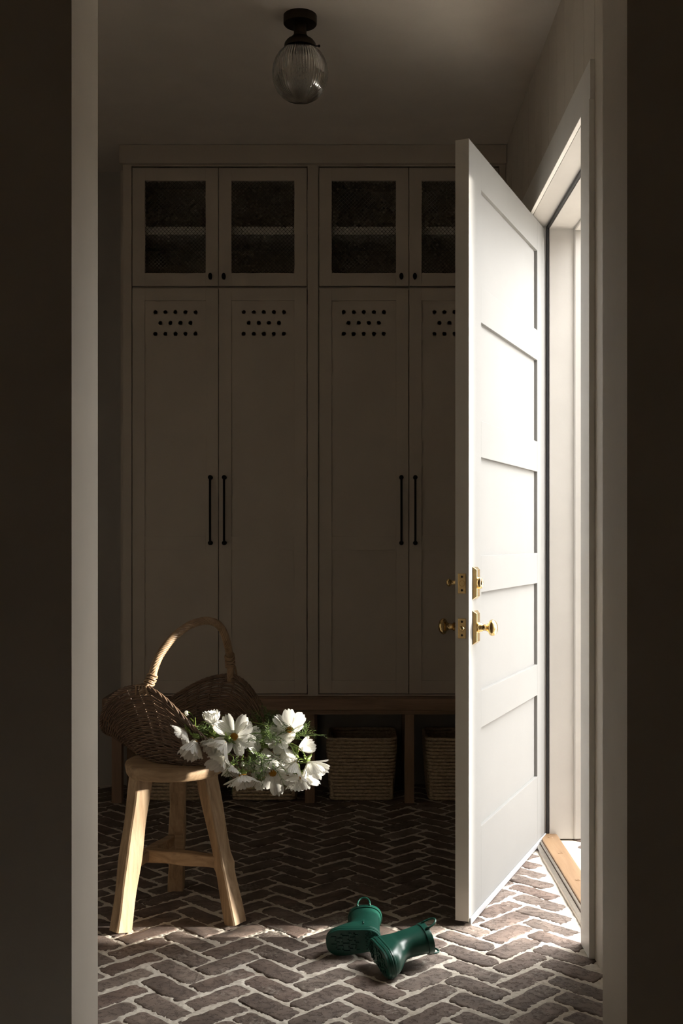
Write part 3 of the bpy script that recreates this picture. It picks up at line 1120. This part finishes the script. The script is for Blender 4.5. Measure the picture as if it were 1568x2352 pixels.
for i, (r, z) in enumerate(prof):
    amp = 0.0 if i < 2 else 0.0030 * min(1, (r / 0.07)) * (0.15 if i > 11 else 1)
    rings.append([LM @ Vector(((r + amp * math.cos(2 * math.pi * k / 6)) * math.cos(2 * math.pi * k / n), (r + amp * math.cos(2 * math.pi * k / 6)) * math.sin(2 * math.pi * k / n), z)) for k in range(n)])
gl.loft(rings, False, True)
inn = []
for r, z in prof:
    rr = max(0.004, r - 0.0042)
    zz = z + (0.0035 if z < -0.2 else 0)
    inn.append([LM @ Vector((rr * math.cos(2 * math.pi * k / n), rr * math.sin(2 * math.pi * k / n), zz)) for k in range(n)])
ii = MB()
ii.loft(inn, False, True)
off = len(gl.v)
gl.v += [tuple(p) for p in ii.v]
gl.f += [tuple(x + off for x in reversed(f)) for f in ii.f]
gl.f += [(k, off + k, off + (k + 1) % n, (k + 1) % n) for k in range(n)]
globe = gl.build("globe", M['glass'], lamp, smooth=True)
MB().lathe([(0.012, -0.10), (0.013, -0.13), (0.016, -0.150), (0.024, -0.172), (0.027, -0.19), (0.022, -0.208), (0.01, -0.217), (0.0005, -0.218)], 24, LM).build("bulb", M['trim'], lamp, smooth=True)

# ---------------------------------------------------------------- stool
stool = empty("stool", (-0.61, 3.54, 0), "three-legged pale wooden stool with a round seat under the wicker basket", "stool")
SCX, SCY, SZT = -0.592, 3.535, 0.497
rings = []
nS = 56
rnd = random.Random(4)
wob = [0.0022 * math.sin(3 * 2 * math.pi * k / nS + 1) + 0.0016 * math.sin(5 * 2 * math.pi * k / nS) for k in range(nS)]
for r, z in ((0.138, SZT - 0.043), (0.150, SZT - 0.0405), (0.1545, SZT - 0.034), (0.1585, SZT - 0.012), (0.1555, SZT - 0.004), (0.148, SZT), (0.06, SZT + 0.0005)):
    rings.append([(SCX + (r + wob[k]) * math.cos(2 * math.pi * k / nS), SCY + (r + wob[k]) * math.sin(2 * math.pi * k / nS), z) for k in range(nS)])
MB().loft(rings).build("seat", M['seat'], stool, smooth=45)


def lump_right(q):
    b = math.exp(-((q - 0.60) / 0.035) ** 2) * 0.004
    e = 0.004 * math.sin(q * 7 + 1) + 0.003 * (q > 0.6) * (q - 0.6)
    return (b + e * 0.6, b * 1.2 + e * 0.5)


def lump_left(q):
    return (0.0015 * math.sin(q * 15), 0.0014 * math.sin(q * 11 + 2))


zt = SZT - 0.043
for a, b, roll, w, h, tp, lp in (((-0.682, 3.455, zt + 0.004), (-0.731, 3.384, 0.0015), -0.80, 0.050, 0.058, 0.92, lump_left),
                                 ((-0.482, 3.485, zt + 0.004), (-0.387, 3.457, 0.0015), -0.72, 0.044, 0.050, 0.98, lump_right),
                                 ((-0.597, 3.655, zt + 0.004), (-0.628, 3.79, 0.0015), 0.0, 0.052, 0.040, 0.98, lump_left)):
    MB().bar(a, b, w, h, roll, tp, lp, 28).build("leg", M['stool'], stool, smooth=28)
MB().bar((-0.715, 3.415, 0.192), (-0.615, 3.735, 0.196), 0.030, 0.036, 0, 1.0, lump_left, 10).build("stretcher", M['seat'], stool, smooth=28)
MB().bar((-0.675, 3.535, 0.193), (-0.428, 3.47, 0.190), 0.034, 0.040, 0, 0.95, lump_left, 10).build("stretcher", M['seat'], stool, smooth=28)
MB().bar((-0.612, 3.74, 0.215), (-0.575, 3.535, 0.182), 0.028, 0.026, 0, 0.9, lump_left, 8).build("stretcher", M['seat'], stool, smooth=28)

# ---------------------------------------------------------------- wicker flower basket
BC = Vector((-0.548, 3.562, 0.0))
UA = Vector((0.874, -0.486, 0.0)).normalized()      # long axis, towards the flowers
VA = Vector((-0.486, -0.874, 0.0)).normalized()     # short axis, towards the near side
Z0 = SZT + 0.006
wb = empty("flower_basket", (BC.x, BC.y, SZT), "brown wicker trug with tall arched handle on the stool", "basket")


def trug(th, t):
    """surface of the trug: th around, t from floor edge 0 to rim 1"""
    s, c = math.sin(th), math.cos(th)
    a0, b0 = 0.165, 0.118
    a1 = 0.285 if c > 0 else 0.300
    b1 = 0.222 if s > 0 else 0.222
    hr = 0.045 + (0.205 if s > 0 else 0.190) * abs(s) ** (4.0 if c > 0 else 2.0)
    hr += -0.018 * (c > 0) * c
    f = t ** 0.78
    fl = 1.0 + 0.05 * max(0, t - 0.8) * 5 * 0.6
    u = c * (a0 + (a1 - a0) * f) * fl
    v = s * (b0 + (b1 - b0) * (0.25 * f + 0.75 * t ** 1.15)) * fl
    z = Z0 + hr * (t ** 1.08)
    return BC + UA * u + VA * v + Vector((0, 0, z))


NS = 40
ROWS = 40
wv = MB()
seg = NS * 4
for k in range(ROWS):
    t = (k + 0.3) / ROWS
    pts = []
    for i in range(seg):
        th = 2 * math.pi * i / seg
        p = trug(th, t)
        q = trug(th + 0.01, t) - trug(th - 0.01, t)
        up = trug(th, min(1, t + 0.02)) - trug(th, max(0, t - 0.02))
        nn = q.cross(up).normalized()
        amp = 0.0030 * math.cos(NS * th / 2.0 + math.pi * k)
        pts.append(p + nn * amp + Vector((0, 0, 0.0009 * math.sin(i * 0.37 + k * 1.7))))
    rr = 0.0028 if k % 3 else 0.0031
    wv.tube(pts, rr, 5, closed=True)
wv.build("weave", M['wicker'], wb, smooth=True)
sk = MB()
for i in range(NS):
    th = 2 * math.pi * (i + 0.5) / NS
    sk.tube([trug(th, t / 10) for t in range(0, 11)], 0.0026, 5)
sk.build("stakes", M['wicker'], wb, smooth=True)
fl_ = MB()
for k in range(14):
    v = -0.112 + k * 0.0172
    L = 0.160 * math.sqrt(max(0.02, 1 - (v / 0.12) ** 2))
    fl_.tube([BC + UA * (u * L) + VA * v + Vector((0, 0, SZT + 0.0045)) for u in (-1, -0.5, 0, 0.5, 1)], 0.0040, 5)
for k in range(19):
    u = -0.155 + k * 0.0172
    L = 0.113 * math.sqrt(max(0.02, 1 - (u / 0.165) ** 2))
    fl_.tube([BC + UA * u + VA * (v * L) + Vector((0, 0, SZT + 0.0095)) for v in (-1, -0.5, 0, 0.5, 1)], 0.0046, 5)
fl_.build("base", M['wicker'], wb, smooth=True)
rim = MB()
for ph in range(4):
    pts = []
    ns = 260
    for i in range(ns):
        th = 2 * math.pi * i / ns
        p = trug(th, 1.0)
        q = (trug(th + 0.01, 1) - trug(th - 0.01, 1)).normalized()
        a = 26 * th + ph * math.pi / 2
        s1 = q.orthogonal().normalized()
        s1 = (Vector((0, 0, 1)) - q * q.z).normalized()
        s2 = q.cross(s1)
        pts.append(p + (s1 * math.cos(a) + s2 * math.sin(a)) * 0.0042)
    rim.tube(pts, 0.0034, 5, closed=True)
rim.build("rim", M['wicker'], wb, smooth=True)
f_near, f_far = trug(math.pi / 2, 1.0), trug(-math.pi / 2, 1.0)
arch = [f_near + Vector((0, 0, -0.02)), at(346, 1562, f_near.y + 0.004), at(358, 1524, f_near.y + 0.022), at(375, 1492, f_near.y + 0.05), at(402, 1460, f_near.y + 0.09), at(440, 1434, f_near.y + 0.15),
        at(478, 1426, f_near.y + 0.205), at(506, 1440, f_near.y + 0.265), at(521, 1476, f_near.y + 0.31), at(528, 1518, f_far.y - 0.012), f_far + Vector((0, 0, -0.02))]
cen = catmull(arch, 14)
hd = MB()
nst = 9
acc = 0.0
frames = []
nrm = None
for i, p in enumerate(cen):
    t = (cen[min(i + 1, len(cen) - 1)] - cen[max(i - 1, 0)]).normalized()
    if nrm is None:
        nrm = t.cross(Vector((1, 0, 0))).normalized()
    nrm = (nrm - t * nrm.dot(t)).normalized()
    if i:
        acc += (p - cen[i - 1]).length
    frames.append((p, nrm.copy(), t.cross(nrm), acc))
for s_ in range(nst):
    pts = []
    for p, a, b, l in frames:
        ang = 2 * math.pi * s_ / nst + l * 62
        pts.append(p + (a * math.cos(ang) + b * math.sin(ang)) * 0.0088)
    hd.tube(pts, 0.0046, 6)
hd.tube(cen, 0.0075, 8)
hd.build("handle", M['cane'], wb, smooth=True)
for fi, sgn in ((10, 1), (len(frames) - 11, -1)):
    wr_ = MB()
    pts = []
    for k in range(6 * 14 + 1):
        a_ = 2 * math.pi * k / 14
        p, a, b, l = frames[max(0, min(len(frames) - 1, fi + int(sgn * (k / 84.0) * 9)))]
        pts.append(p + (a * math.cos(a_) + b * math.sin(a_)) * 0.0150)
    wr_.tube(pts, 0.0034, 5)
    foot = f_near if sgn > 0 else f_far
    for j in range(4):
        a_ = -0.5 + j * 0.33
        q = foot + UA * (a_ * 0.05) + Vector((0, 0, -0.026))
        wr_.tube([frames[fi][0] + UA * (a_ * 0.022) + VA * (0.012 * sgn), foot + UA * (a_ * 0.035) + VA * (0.008 * sgn) + Vector((0, 0, 0.004)), q + VA * (0.002 * sgn)], 0.0034, 5)
    wr_.build("handle_binding", M['cane'], wb, smooth=True)


# ---------------------------------------------------------------- white cosmos flowers
def petal_mesh(k):
    rnd = random.Random(50 + k)
    mb = MB()
    nu, nvv = 8, 7
    curl = rnd.uniform(-0.10, 0.12)
    twist = rnd.uniform(-0.25, 0.25)
    grid = []
    for i in range(nu):
        s = i / (nu - 1)
        w = 0.055 + 0.25 * math.sin(min(1.0, s * 1.18) * math.pi * 0.60) ** 1.35 * (1.0 if s < 0.8 else 1 - 0.55 * (s - 0.8) / 0.2 * 0.45)
        for j in range(nvv):
            v = (j / (nvv - 1)) * 2 - 1
            ext = 0.0
            if i == nu - 1:
                ext = 0.055 * math.cos(v * math.pi * 2.5) - 0.085 * v * v + rnd.uniform(-0.03, 0.03)
            elif i == nu - 2:
                ext = -0.03 * v * v
            x = s + ext
            y = v * w
            z = curl * s * s + 0.085 * (v * v - 0.3) * math.sin(s * math.pi * 0.8) + 0.022 * math.cos(v * 7.5) * s + twist * v * w * s + rnd.uniform(-0.006, 0.006)
            grid.append((x, y, z))
    mb.add(grid, [(i * nvv + j, (i + 1) * nvv + j, (i + 1) * nvv + j + 1, i * nvv + j + 1) for i in range(nu - 1) for j in range(nvv - 1)])
    me = mb.mesh("petal")
    me.materials.append(M['petal'])
    shade(me, True)
    return me


PETAL = [petal_mesh(k) for k in range(8)]
dm = MB()
dm.lathe([(0.16, 0.02), (0.17, 0.07), (0.14, 0.13), (0.08, 0.165), (0.01, 0.17)], 14)
for k in range(26):
    a, r = k * 2.4, 0.03 * math.sqrt(k)
    dm.lathe([(0.018, 0.06 + 0.10 * (1 - (r / 0.16) ** 2)), (0.014, 0.15 + 0.06 * (1 - (r / 0.16) ** 2))], 5, Matrix.Translation((r * math.cos(a), r * math.sin(a), 0)))
DISC = dm.mesh("flower_disc")
DISC.materials.append(M['disc'])
shade(DISC, True)
cm = MB()
cm.lathe([(0.035, -0.17), (0.06, -0.15), (0.125, -0.09), (0.15, -0.02), (0.13, 0.03)], 12)
for k in range(8):
    a = k * math.pi / 4
    d = Vector((math.cos(a), math.sin(a), 0))
    s = Vector((-math.sin(a), math.cos(a), 0))
    cm.add([d * 0.11 + s * 0.04 + Vector((0, 0, -0.08)), d * 0.11 - s * 0.04 + Vector((0, 0, -0.08)), d * 0.33 + Vector((0, 0, -0.10)), d * 0.2 + Vector((0, 0, -0.03))], [(0, 1, 2), (0, 2, 3), (1, 3, 2)])
CALYX = cm.mesh("calyx")
CALYX.materials.append(M['stem'])
shade(CALYX, 40)

BUNDLE = BC + UA * 0.02 + Vector((0, 0, SZT + 0.085))


def flower(px, py, depth, rad, face, elev, nP, label, stem=None, seed=0, miss=(), bud=False, cat="flower"):
    rnd = random.Random(900 + seed)
    depth = 3.335 + (depth - 3.18) * 0.5 - max(0, min(1, (600 - px) / 60)) * 0.065
    R = rad * 1.1 / F_PX * depth
    head = at(px, py, depth)
    root = empty("cosmos_bud" if bud else "cosmos_flower", head, label, cat, "white cosmos spilling from the trug")
    fz = Vector(face).normalized()
    fx = fz.orthogonal().normalized()
    fx = (Matrix.Rotation(rnd.uniform(0, 6.28), 3, fz) @ fx)
    fy = fz.cross(fx)
    B = Matrix((fx, fy, fz)).transposed().to_4x4()
    for k in range(nP):
        if k in miss:
            continue
        o = bpy.data.objects.new("petal", PETAL[(k * 3 + seed) % 8])
        COL.objects.link(o)
        o.parent = root
        el = math.radians(elev + rnd.uniform(-12, 12))
        az = 2 * math.pi * k / nP + rnd.uniform(-0.16, 0.16)
        L = R * rnd.uniform(0.88, 1.08)
        wsc = rnd.uniform(0.85, 1.25) * (8 / nP) ** 0.3
        m4 = B @ Matrix.Rotation(az, 4, 'Z') @ Matrix.Rotation(-el, 4, 'Y') @ Matrix.Translation((R * 0.08, 0, R * 0.004 * k)) @ Matrix.Rotation(rnd.uniform(-0.3, 0.3), 4, 'X') @ Matrix.Diagonal((L, L * wsc, L, 1))
        o.matrix_local = m4
    for nm, me_, sc in (("flower_center", DISC, 1.0), ("calyx", CALYX, 1.0)):
        if bud and nm == "flower_center":
            continue
        o = bpy.data.objects.new(nm, me_)
        COL.objects.link(o)
        o.parent = root
        rr = max(R, 0.024) * (1.25 if nm == "calyx" else (1.05 if elev < 33 else 0.75))
        o.matrix_local = B @ Matrix.Translation((0, 0, R * (0.0 if nm == "calyx" else (0.02 if elev < 33 else 0.12)))) @ Matrix.Diagonal((rr, rr, rr, 1))
    base = head - fz * R * 0.15
    if stem is None:
        mid = base.lerp(BUNDLE, 0.45) + Vector((rnd.uniform(-.01, .01), rnd.uniform(-.01, .01), 0.035))
        path = [base, base - fz * 0.022, mid, BUNDLE + Vector((rnd.uniform(-.03, .03), rnd.uniform(-.03, .03), rnd.uniform(-.02, .02)))]
    else:
        path = [base, base - fz * 0.010] + [at(a_, b_, 3.335 + (c_ - 3.18) * 0.5) for a_, b_, c_ in stem] + [BUNDLE + Vector((rnd.uniform(-.04, .04), rnd.uniform(-.03, .03), rnd.uniform(-.03, .02)))]
    cp = catmull(path, 7)
    st = MB().tube(cp, [0.0017 - 0.0004 * (1 - i / len(cp)) for i in range(len(cp))], 6)
    st.build("stem", M['stem'], root, smooth=True)
    return root


# px, py, depth, radius px, facing (x, y, z), petal lift, petals, label
FL = [
    (428, 1676, 3.285, 34, (-0.75, -0.35, -0.55), 38, 8, "white cosmos drooping over the near rim, furthest from the bunch's tip"),
    (450, 1694, 3.265, 46, (-0.25, -0.35, -0.9), 62, 8, "white cosmos hanging straight down with finger-like petals against the wicker"),
    (492, 1672, 3.33, 36, (-0.15, -0.25, 0.95), 66, 9, "white cosmos standing highest above the near rim, petals half closed"),
    (490, 1690, 3.29, 34, (-0.35, -0.45, -0.8), 60, 8, "small white cosmos seen from behind under the upright half-closed one"),
    (522, 1700, 3.255, 48, (-0.62, -0.50, -0.60), 50, 9, "big white cosmos turned down and away, overlapping the open one"),
    (538, 1693, 3.285, 46, (-0.05, -0.80, 0.30), 20, 8, "big open white cosmos facing out with a dark yellow eye near the trug's mouth"),
    (566, 1697, 3.31, 36, (0.60, -0.55, 0.2), 28, 7, "white cosmos tucked behind the big open one, broad petals to its side"),
    (513, 1733, 3.29, 42, (-0.35, -0.40, -0.85), 45, 8, "shaded white cosmos hanging low against the trug's base"),
    (532, 1757, 3.26, 31, (0.02, -0.45, -0.88), 36, 9, "small white cosmos just above the stool seat's edge"),
    (557, 1777, 3.22, 46, (0.10, -0.35, -0.93), 32, 9, "white cosmos spread like a skirt on a bare arching stem beside the stool seat"),
    (595, 1786, 3.22, 25, (0.05, -0.2, -0.98), 74, 8, "half-open white cosmos cup between two wide hanging blooms"),
    (627, 1772, 3.20, 46, (-0.10, -0.80, -0.50), 16, 7, "open white cosmos facing out with separate petals and a brown eye, lowest row"),
    (609, 1716, 3.27, 46, (0.05, -0.45, -0.85), 58, 8, "white cosmos with long hanging petals in the middle of the bunch"),
    (641, 1697, 3.26, 32, (0.05, -0.85, 0.42), 22, 10, "small frilly white cosmos facing out with a bright orange eye"),
    (650, 1712, 3.25, 44, (0.25, -0.45, -0.83), 56, 8, "white cosmos hanging right below the frilly orange-eyed one"),
    (667, 1679, 3.27, 44, (-0.35, -0.55, 0.50), 24, 7, "white cosmos seen from the side at the top end of the bunch, orange eye showing"),
    (682, 1722, 3.25, 36, (0.90, -0.20, 0.35), 60, 5, "white cosmos with petals stretched sideways beyond the bench leg"),
    (680, 1744, 3.21, 40, (-0.25, -0.35, -0.9), 50, 9, "white cosmos bell hanging from forked stems near the bunch's tip"),
    (706, 1747, 3.18, 44, (0.62, -0.35, -0.70), 46, 9, "white cosmos at the very tip of the bunch, flared away from the basket"),
    (688, 1779, 3.18, 42, (0.02, -0.60, -0.78), 26, 9, "lowest white cosmos at the tip of the bunch, yellow eye half hidden"),
    (573, 1742, 3.29, 24, (0.2, -0.4, -0.88), 60, 7, "little white cosmos hanging in the shade amid the stems"),
    (614, 1752, 3.235, 28, (0.0, -0.75, -0.65), 60, 12, "spent creamy cosmos with crumpled petals above the lowest open bloom"),
]
STEMS = {
    9: [(552, 1752, 3.24), (541, 1728, 3.26), (530, 1710, 3.29), (515, 1690, 3.36)],
    10: [(595, 1765, 3.24), (600, 1745, 3.27), (590, 1700, 3.36)],
    18: [(700, 1735, 3.2), (685, 1716, 3.22), (664, 1707, 3.235), (630, 1708, 3.25), (590, 1700, 3.36)],
    19: [(684, 1750, 3.2), (674, 1728, 3.215), (665, 1712, 3.23), (640, 1706, 3.26), (590, 1698, 3.36)],
    17: [(675, 1727, 3.22), (668, 1712, 3.23), (645, 1708, 3.25), (590, 1700, 3.36)],
    1: [(440, 1680, 3.27), (455, 1668, 3.30), (480, 1680, 3.40)],
    2: [(500, 1690, 3.32), (512, 1665, 3.34), (505, 1655, 3.37), (490, 1690, 3.44)],
}
for i, (px, py, d, r, f, e, nP, lab) in enumerate(FL):
    flower(px, py, d, r, f, e, nP, lab, STEMS.get(i), i)
for i, (px, py, d, r, f, lab) in enumerate([
        (440, 1668, 3.30, 11, (-0.3, -0.5, 0.6), "pale closed cosmos bud by the near rim"),
        (426, 1642, 3.34, 13, (0.2, -0.5, 0.3), "tiny greenish cosmos bud poking over the near rim"),
        (642, 1742, 3.23, 14, (-0.1, -0.5, -0.8), "closed cosmos bud hanging among the middle blooms"),
        (608, 1683, 3.30, 12, (0.4, -0.5, 0.6), "small yellow-green cosmos bud among the ferny leaves"),
        (556, 1746, 3.25, 12, (0.1, -0.3, -0.9), "green cosmos bud hanging beside the shaded little bloom")]):
    flower(px, py, d, r, f, 82, 6, lab, None, 40 + i, bud=True, cat="flower bud")

# ferny leaves
lf = MB()
rnd = random.Random(21)
spots = [(470, 1668, 3.38), (450, 1672, 3.36), (520, 1672, 3.40), (560, 1676, 3.38), (585, 1672, 3.36), (600, 1688, 3.33), (620, 1680, 3.34), (540, 1660, 3.46), (575, 1655, 3.48), (610, 1655, 3.50),
         (640, 1665, 3.46), (662, 1672, 3.40), (655, 1655, 3.50), (495, 1665, 3.44), (590, 1730, 3.31), (570, 1720, 3.33), (620, 1735, 3.30), (560, 1735, 3.31), (690, 1680, 3.36), (600, 1640, 3.55), (625, 1648, 3.53)]
for sx, sy, sd in spots:
    for s in range(9):
        base = at(sx, sy + 14, sd) + Vector((rnd.gauss(0, .02), rnd.gauss(0, .02), rnd.gauss(0, .006)))
        dr = Vector((rnd.gauss(0.35, .6), rnd.gauss(-0.1, .5), rnd.uniform(0.1, 1.0) if sy < 1700 else rnd.uniform(-.8, .4))).normalized()
        bend = Vector((rnd.gauss(0, .5), rnd.gauss(0, .5), -0.7))
        L = rnd.uniform(0.035, 0.075)
        main = [base + dr * (L * t) + bend * (L * 0.45 * t * t) for t in (0, .2, .4, .6, .8, 1)]
        lf.tube(main, [0.0010, 0.0010, 0.0009, 0.0008, 0.0007, 0.0004], 4)
        for q in range(1, 6):
            tdir = (main[min(q + 1, 5)] - main[q - 1]).normalized()
            sd_ = tdir.cross(Vector((rnd.gauss(0, 1), rnd.gauss(0, 1), rnd.gauss(0, 1)))).normalized()
            for sg in (-1, 1):
                l2 = L * rnd.uniform(0.18, 0.34)
                e1 = main[q] + (tdir * 0.7 + sd_ * sg * 0.7) * l2 * 0.5
                lf.tube([main[q], e1, e1 + (tdir * 0.95 + sd_ * sg * 0.25) * l2 * 0.5], [0.0008, 0.0007, 0.0003], 3)
fo = lf.build("fern_foliage", M['fern'], smooth=True)
tag(fo, "thread-fine green cosmos leaves filling the trug between the blooms", "foliage", kind="stuff")


# ---------------------------------------------------------------- rubber boots
def boot_ring(z, c, a, b, toe, n=40, grow=0.0):
    out = []
    for k in range(n):
        th = 2 * math.pi * k / n
        cs, sn = math.cos(th), math.sin(th)
        ex = 0.86 - 1.0 * toe
        x = c + (a + grow) * math.copysign(abs(cs) ** ex, cs)
        wdt = 1 + toe * cs - toe * 0.9 * math.exp(-((cs + 0.15) / 0.35) ** 2)
        y = (b + grow) * math.copysign(abs(sn) ** ex, sn) * wdt
        out.append((x, y, z))
    return out


BOOT = [(0.0, 0.0275, 0.0770, 0.0390, 0.10), (0.010, 0.0275, 0.0775, 0.0396, 0.10), (0.022, 0.0262, 0.0760, 0.0392, 0.09), (0.034, 0.0225, 0.0715, 0.0382, 0.07), (0.046, 0.0160, 0.0640, 0.0366, 0.05),
        (0.057, 0.0085, 0.0560, 0.0335, 0.03), (0.068, 0.0035, 0.0500, 0.0330, 0.01), (0.080, 0.0005, 0.0465, 0.0330, 0), (0.095, -0.0005, 0.0455, 0.0335, 0), (0.115, 0.0, 0.0465, 0.0345, 0), (0.135, 0.0005, 0.0480, 0.0358, 0), (0.152, 0.001, 0.0490, 0.0365, 0)]


def make_boot(label):
    root = empty("rubber_boot", (0, 0, 0), label, "boot", "green rubber boots on the brick floor")
    up = MB()
    # smooth interpolation of the section table
    tab = np.array(BOOT)
    zz = np.linspace(0, tab[-1, 0], 30)
    rings = [boot_ring(z, *[np.interp(z, tab[:, 0], tab[:, k]) for k in (1, 2, 3, 4)]) for z in zz]
    up.loft(rings, True, False)
    inner = [boot_ring(z, *[np.interp(z, tab[:, 0], tab[:, k]) for k in (1, 2, 3, 4)], grow=-0.003) for z in np.linspace(tab[-1, 0], 0.03, 10)]
    up.loft([rings[-1]] + inner, False, True)
    up.build("upper", M['rubber'], root, smooth=55)
    bnd = MB()
    R_ = lambda z, g: boot_ring(z, *[np.interp(z, tab[:, 0], tab[:, k]) for k in (1, 2, 3, 4)], grow=g)
    bnd.loft([R_(0.138, 0.0), R_(0.1385, 0.0028), R_(0.150, 0.003), R_(0.1545, 0.0022), R_(0.155, 0.0), R_(0.150, -0.0032)], False, False)
    bnd.build("top_band", M['rubber'], root, smooth=40)
    fx = MB()
    fx.loft([R_(0.0, 0.0), R_(0.002, 0.0026), R_(0.0095, 0.0028), R_(0.0115, 0.0008), R_(0.0125, 0.0006), R_(0.0150, 0.0022), R_(0.0185, 0.0018), R_(0.0200, 0.0)], False, False)
    fx.build("foxing", M['rubber'], root, smooth=35)
    so = MB()
    base = boot_ring(0, 0.0275, 0.0785, 0.0402, 0.10)
    so.loft([[(x, y, 0.0015) for x, y, _ in base], [(x, y, -0.005) for x, y, _ in base], [(0.0275 + (x - 0.0275) * 0.975, y * 0.955, -0.0068) for x, y, _ in base]])
    sole = so.build("sole", M['sole'], root, smooth=35)
    tr = MB()

    def blk(x0, x1, y0, y1):
        tr.box(x0, x1, y0, y1, -0.0100, -0.0060)
    lim = lambda x: 0.0345 - max(0, x - 0.055) ** 2 * 14 - max(0, 0.03 - x) * 0.18
    for ix, x0 in enumerate((0.020, 0.0385, 0.057, 0.0755)):
        for iy in range(-3, 4):
            y_ = iy * 0.0112 + (0.0056 if ix % 2 else 0)
            if abs(y_) + 0.005 > lim(x0):
                continue
            blk(x0, x0 + 0.0046, y_ - 0.0046, y_ + 0.0046)
            if iy % 2:
                blk(x0 + 0.0046, x0 + 0.0150, y_ + 0.0004, y_ + 0.0046)
            else:
                blk(x0 - 0.0088, x0, y_ - 0.0046, y_ - 0.0004)
    for x0 in (-0.040, -0.0285, -0.017):
        for iy in range(-2, 3):
            y_ = iy * 0.0112
            if abs(y_) > 0.026 - max(0, -0.03 - x0) * 0.9:
                continue
            blk(x0, x0 + 0.0044, y_ - 0.0046, y_ + 0.0046)
            blk(x0 + 0.0044, x0 + 0.0086, y_ - 0.0046, y_ - 0.0008)
    tr.build("tread", M['sole'], sole, bevel=0.0006)["kind"] = "stuff"
    for s_ in (-1, 1):
        lp = MB()
        pts = []
        for k in range(15):
            a = math.pi * k / 14
            pts.append((0.001 + 0.0185 * math.cos(a) * (1 + 0.10 * math.sin(a)), s_ * (0.0380 + 0.010 * math.sin(a)), 0.146 + 0.036 * math.sin(a) ** 0.8))
        lp.tube(pts, [0.0042 if k in (0, 14) else 0.0030 for k in range(15)], 8)
        lp.build("pull_loop", M['rubber'], root, smooth=True)
    sm_ = MB()
    sm_.tube([(-0.004, 0.0362 * s, z) for s, z in ((0.985, 0.030), (0.985, 0.045), (0.98, 0.055))], 0.0012, 6)
    sm_.build("side_seam", M['rubber'], root, smooth=True)
    return root


def place_boot(b, toe_dir, shaft_dir, loc):
    X = Vector(toe_dir).normalized()
    Zv = Vector(shaft_dir)
    Zv = (Zv - X * Zv.dot(X)).normalized()
    Y = Zv.cross(X)
    m = Matrix((X, Y, Zv)).transposed().to_4x4()
    m.translation = loc
    b.matrix_world = m


boot_a = make_boot("green rubber boot lying with its whole sole towards the viewer, toe to the stool")
place_boot(boot_a, (-0.993, 0.06, -0.10), (0.10, 0.99, 0.10), Vector((0.010, 3.182, 0.047)))
boot_b = make_boot("green rubber boot lying on its side in front of the other, shaft towards the door")
place_boot(boot_b, (0.34, -0.93, -0.12), (0.90, 0.34, 0.16), Vector((0.050, 3.095, 0.044)))
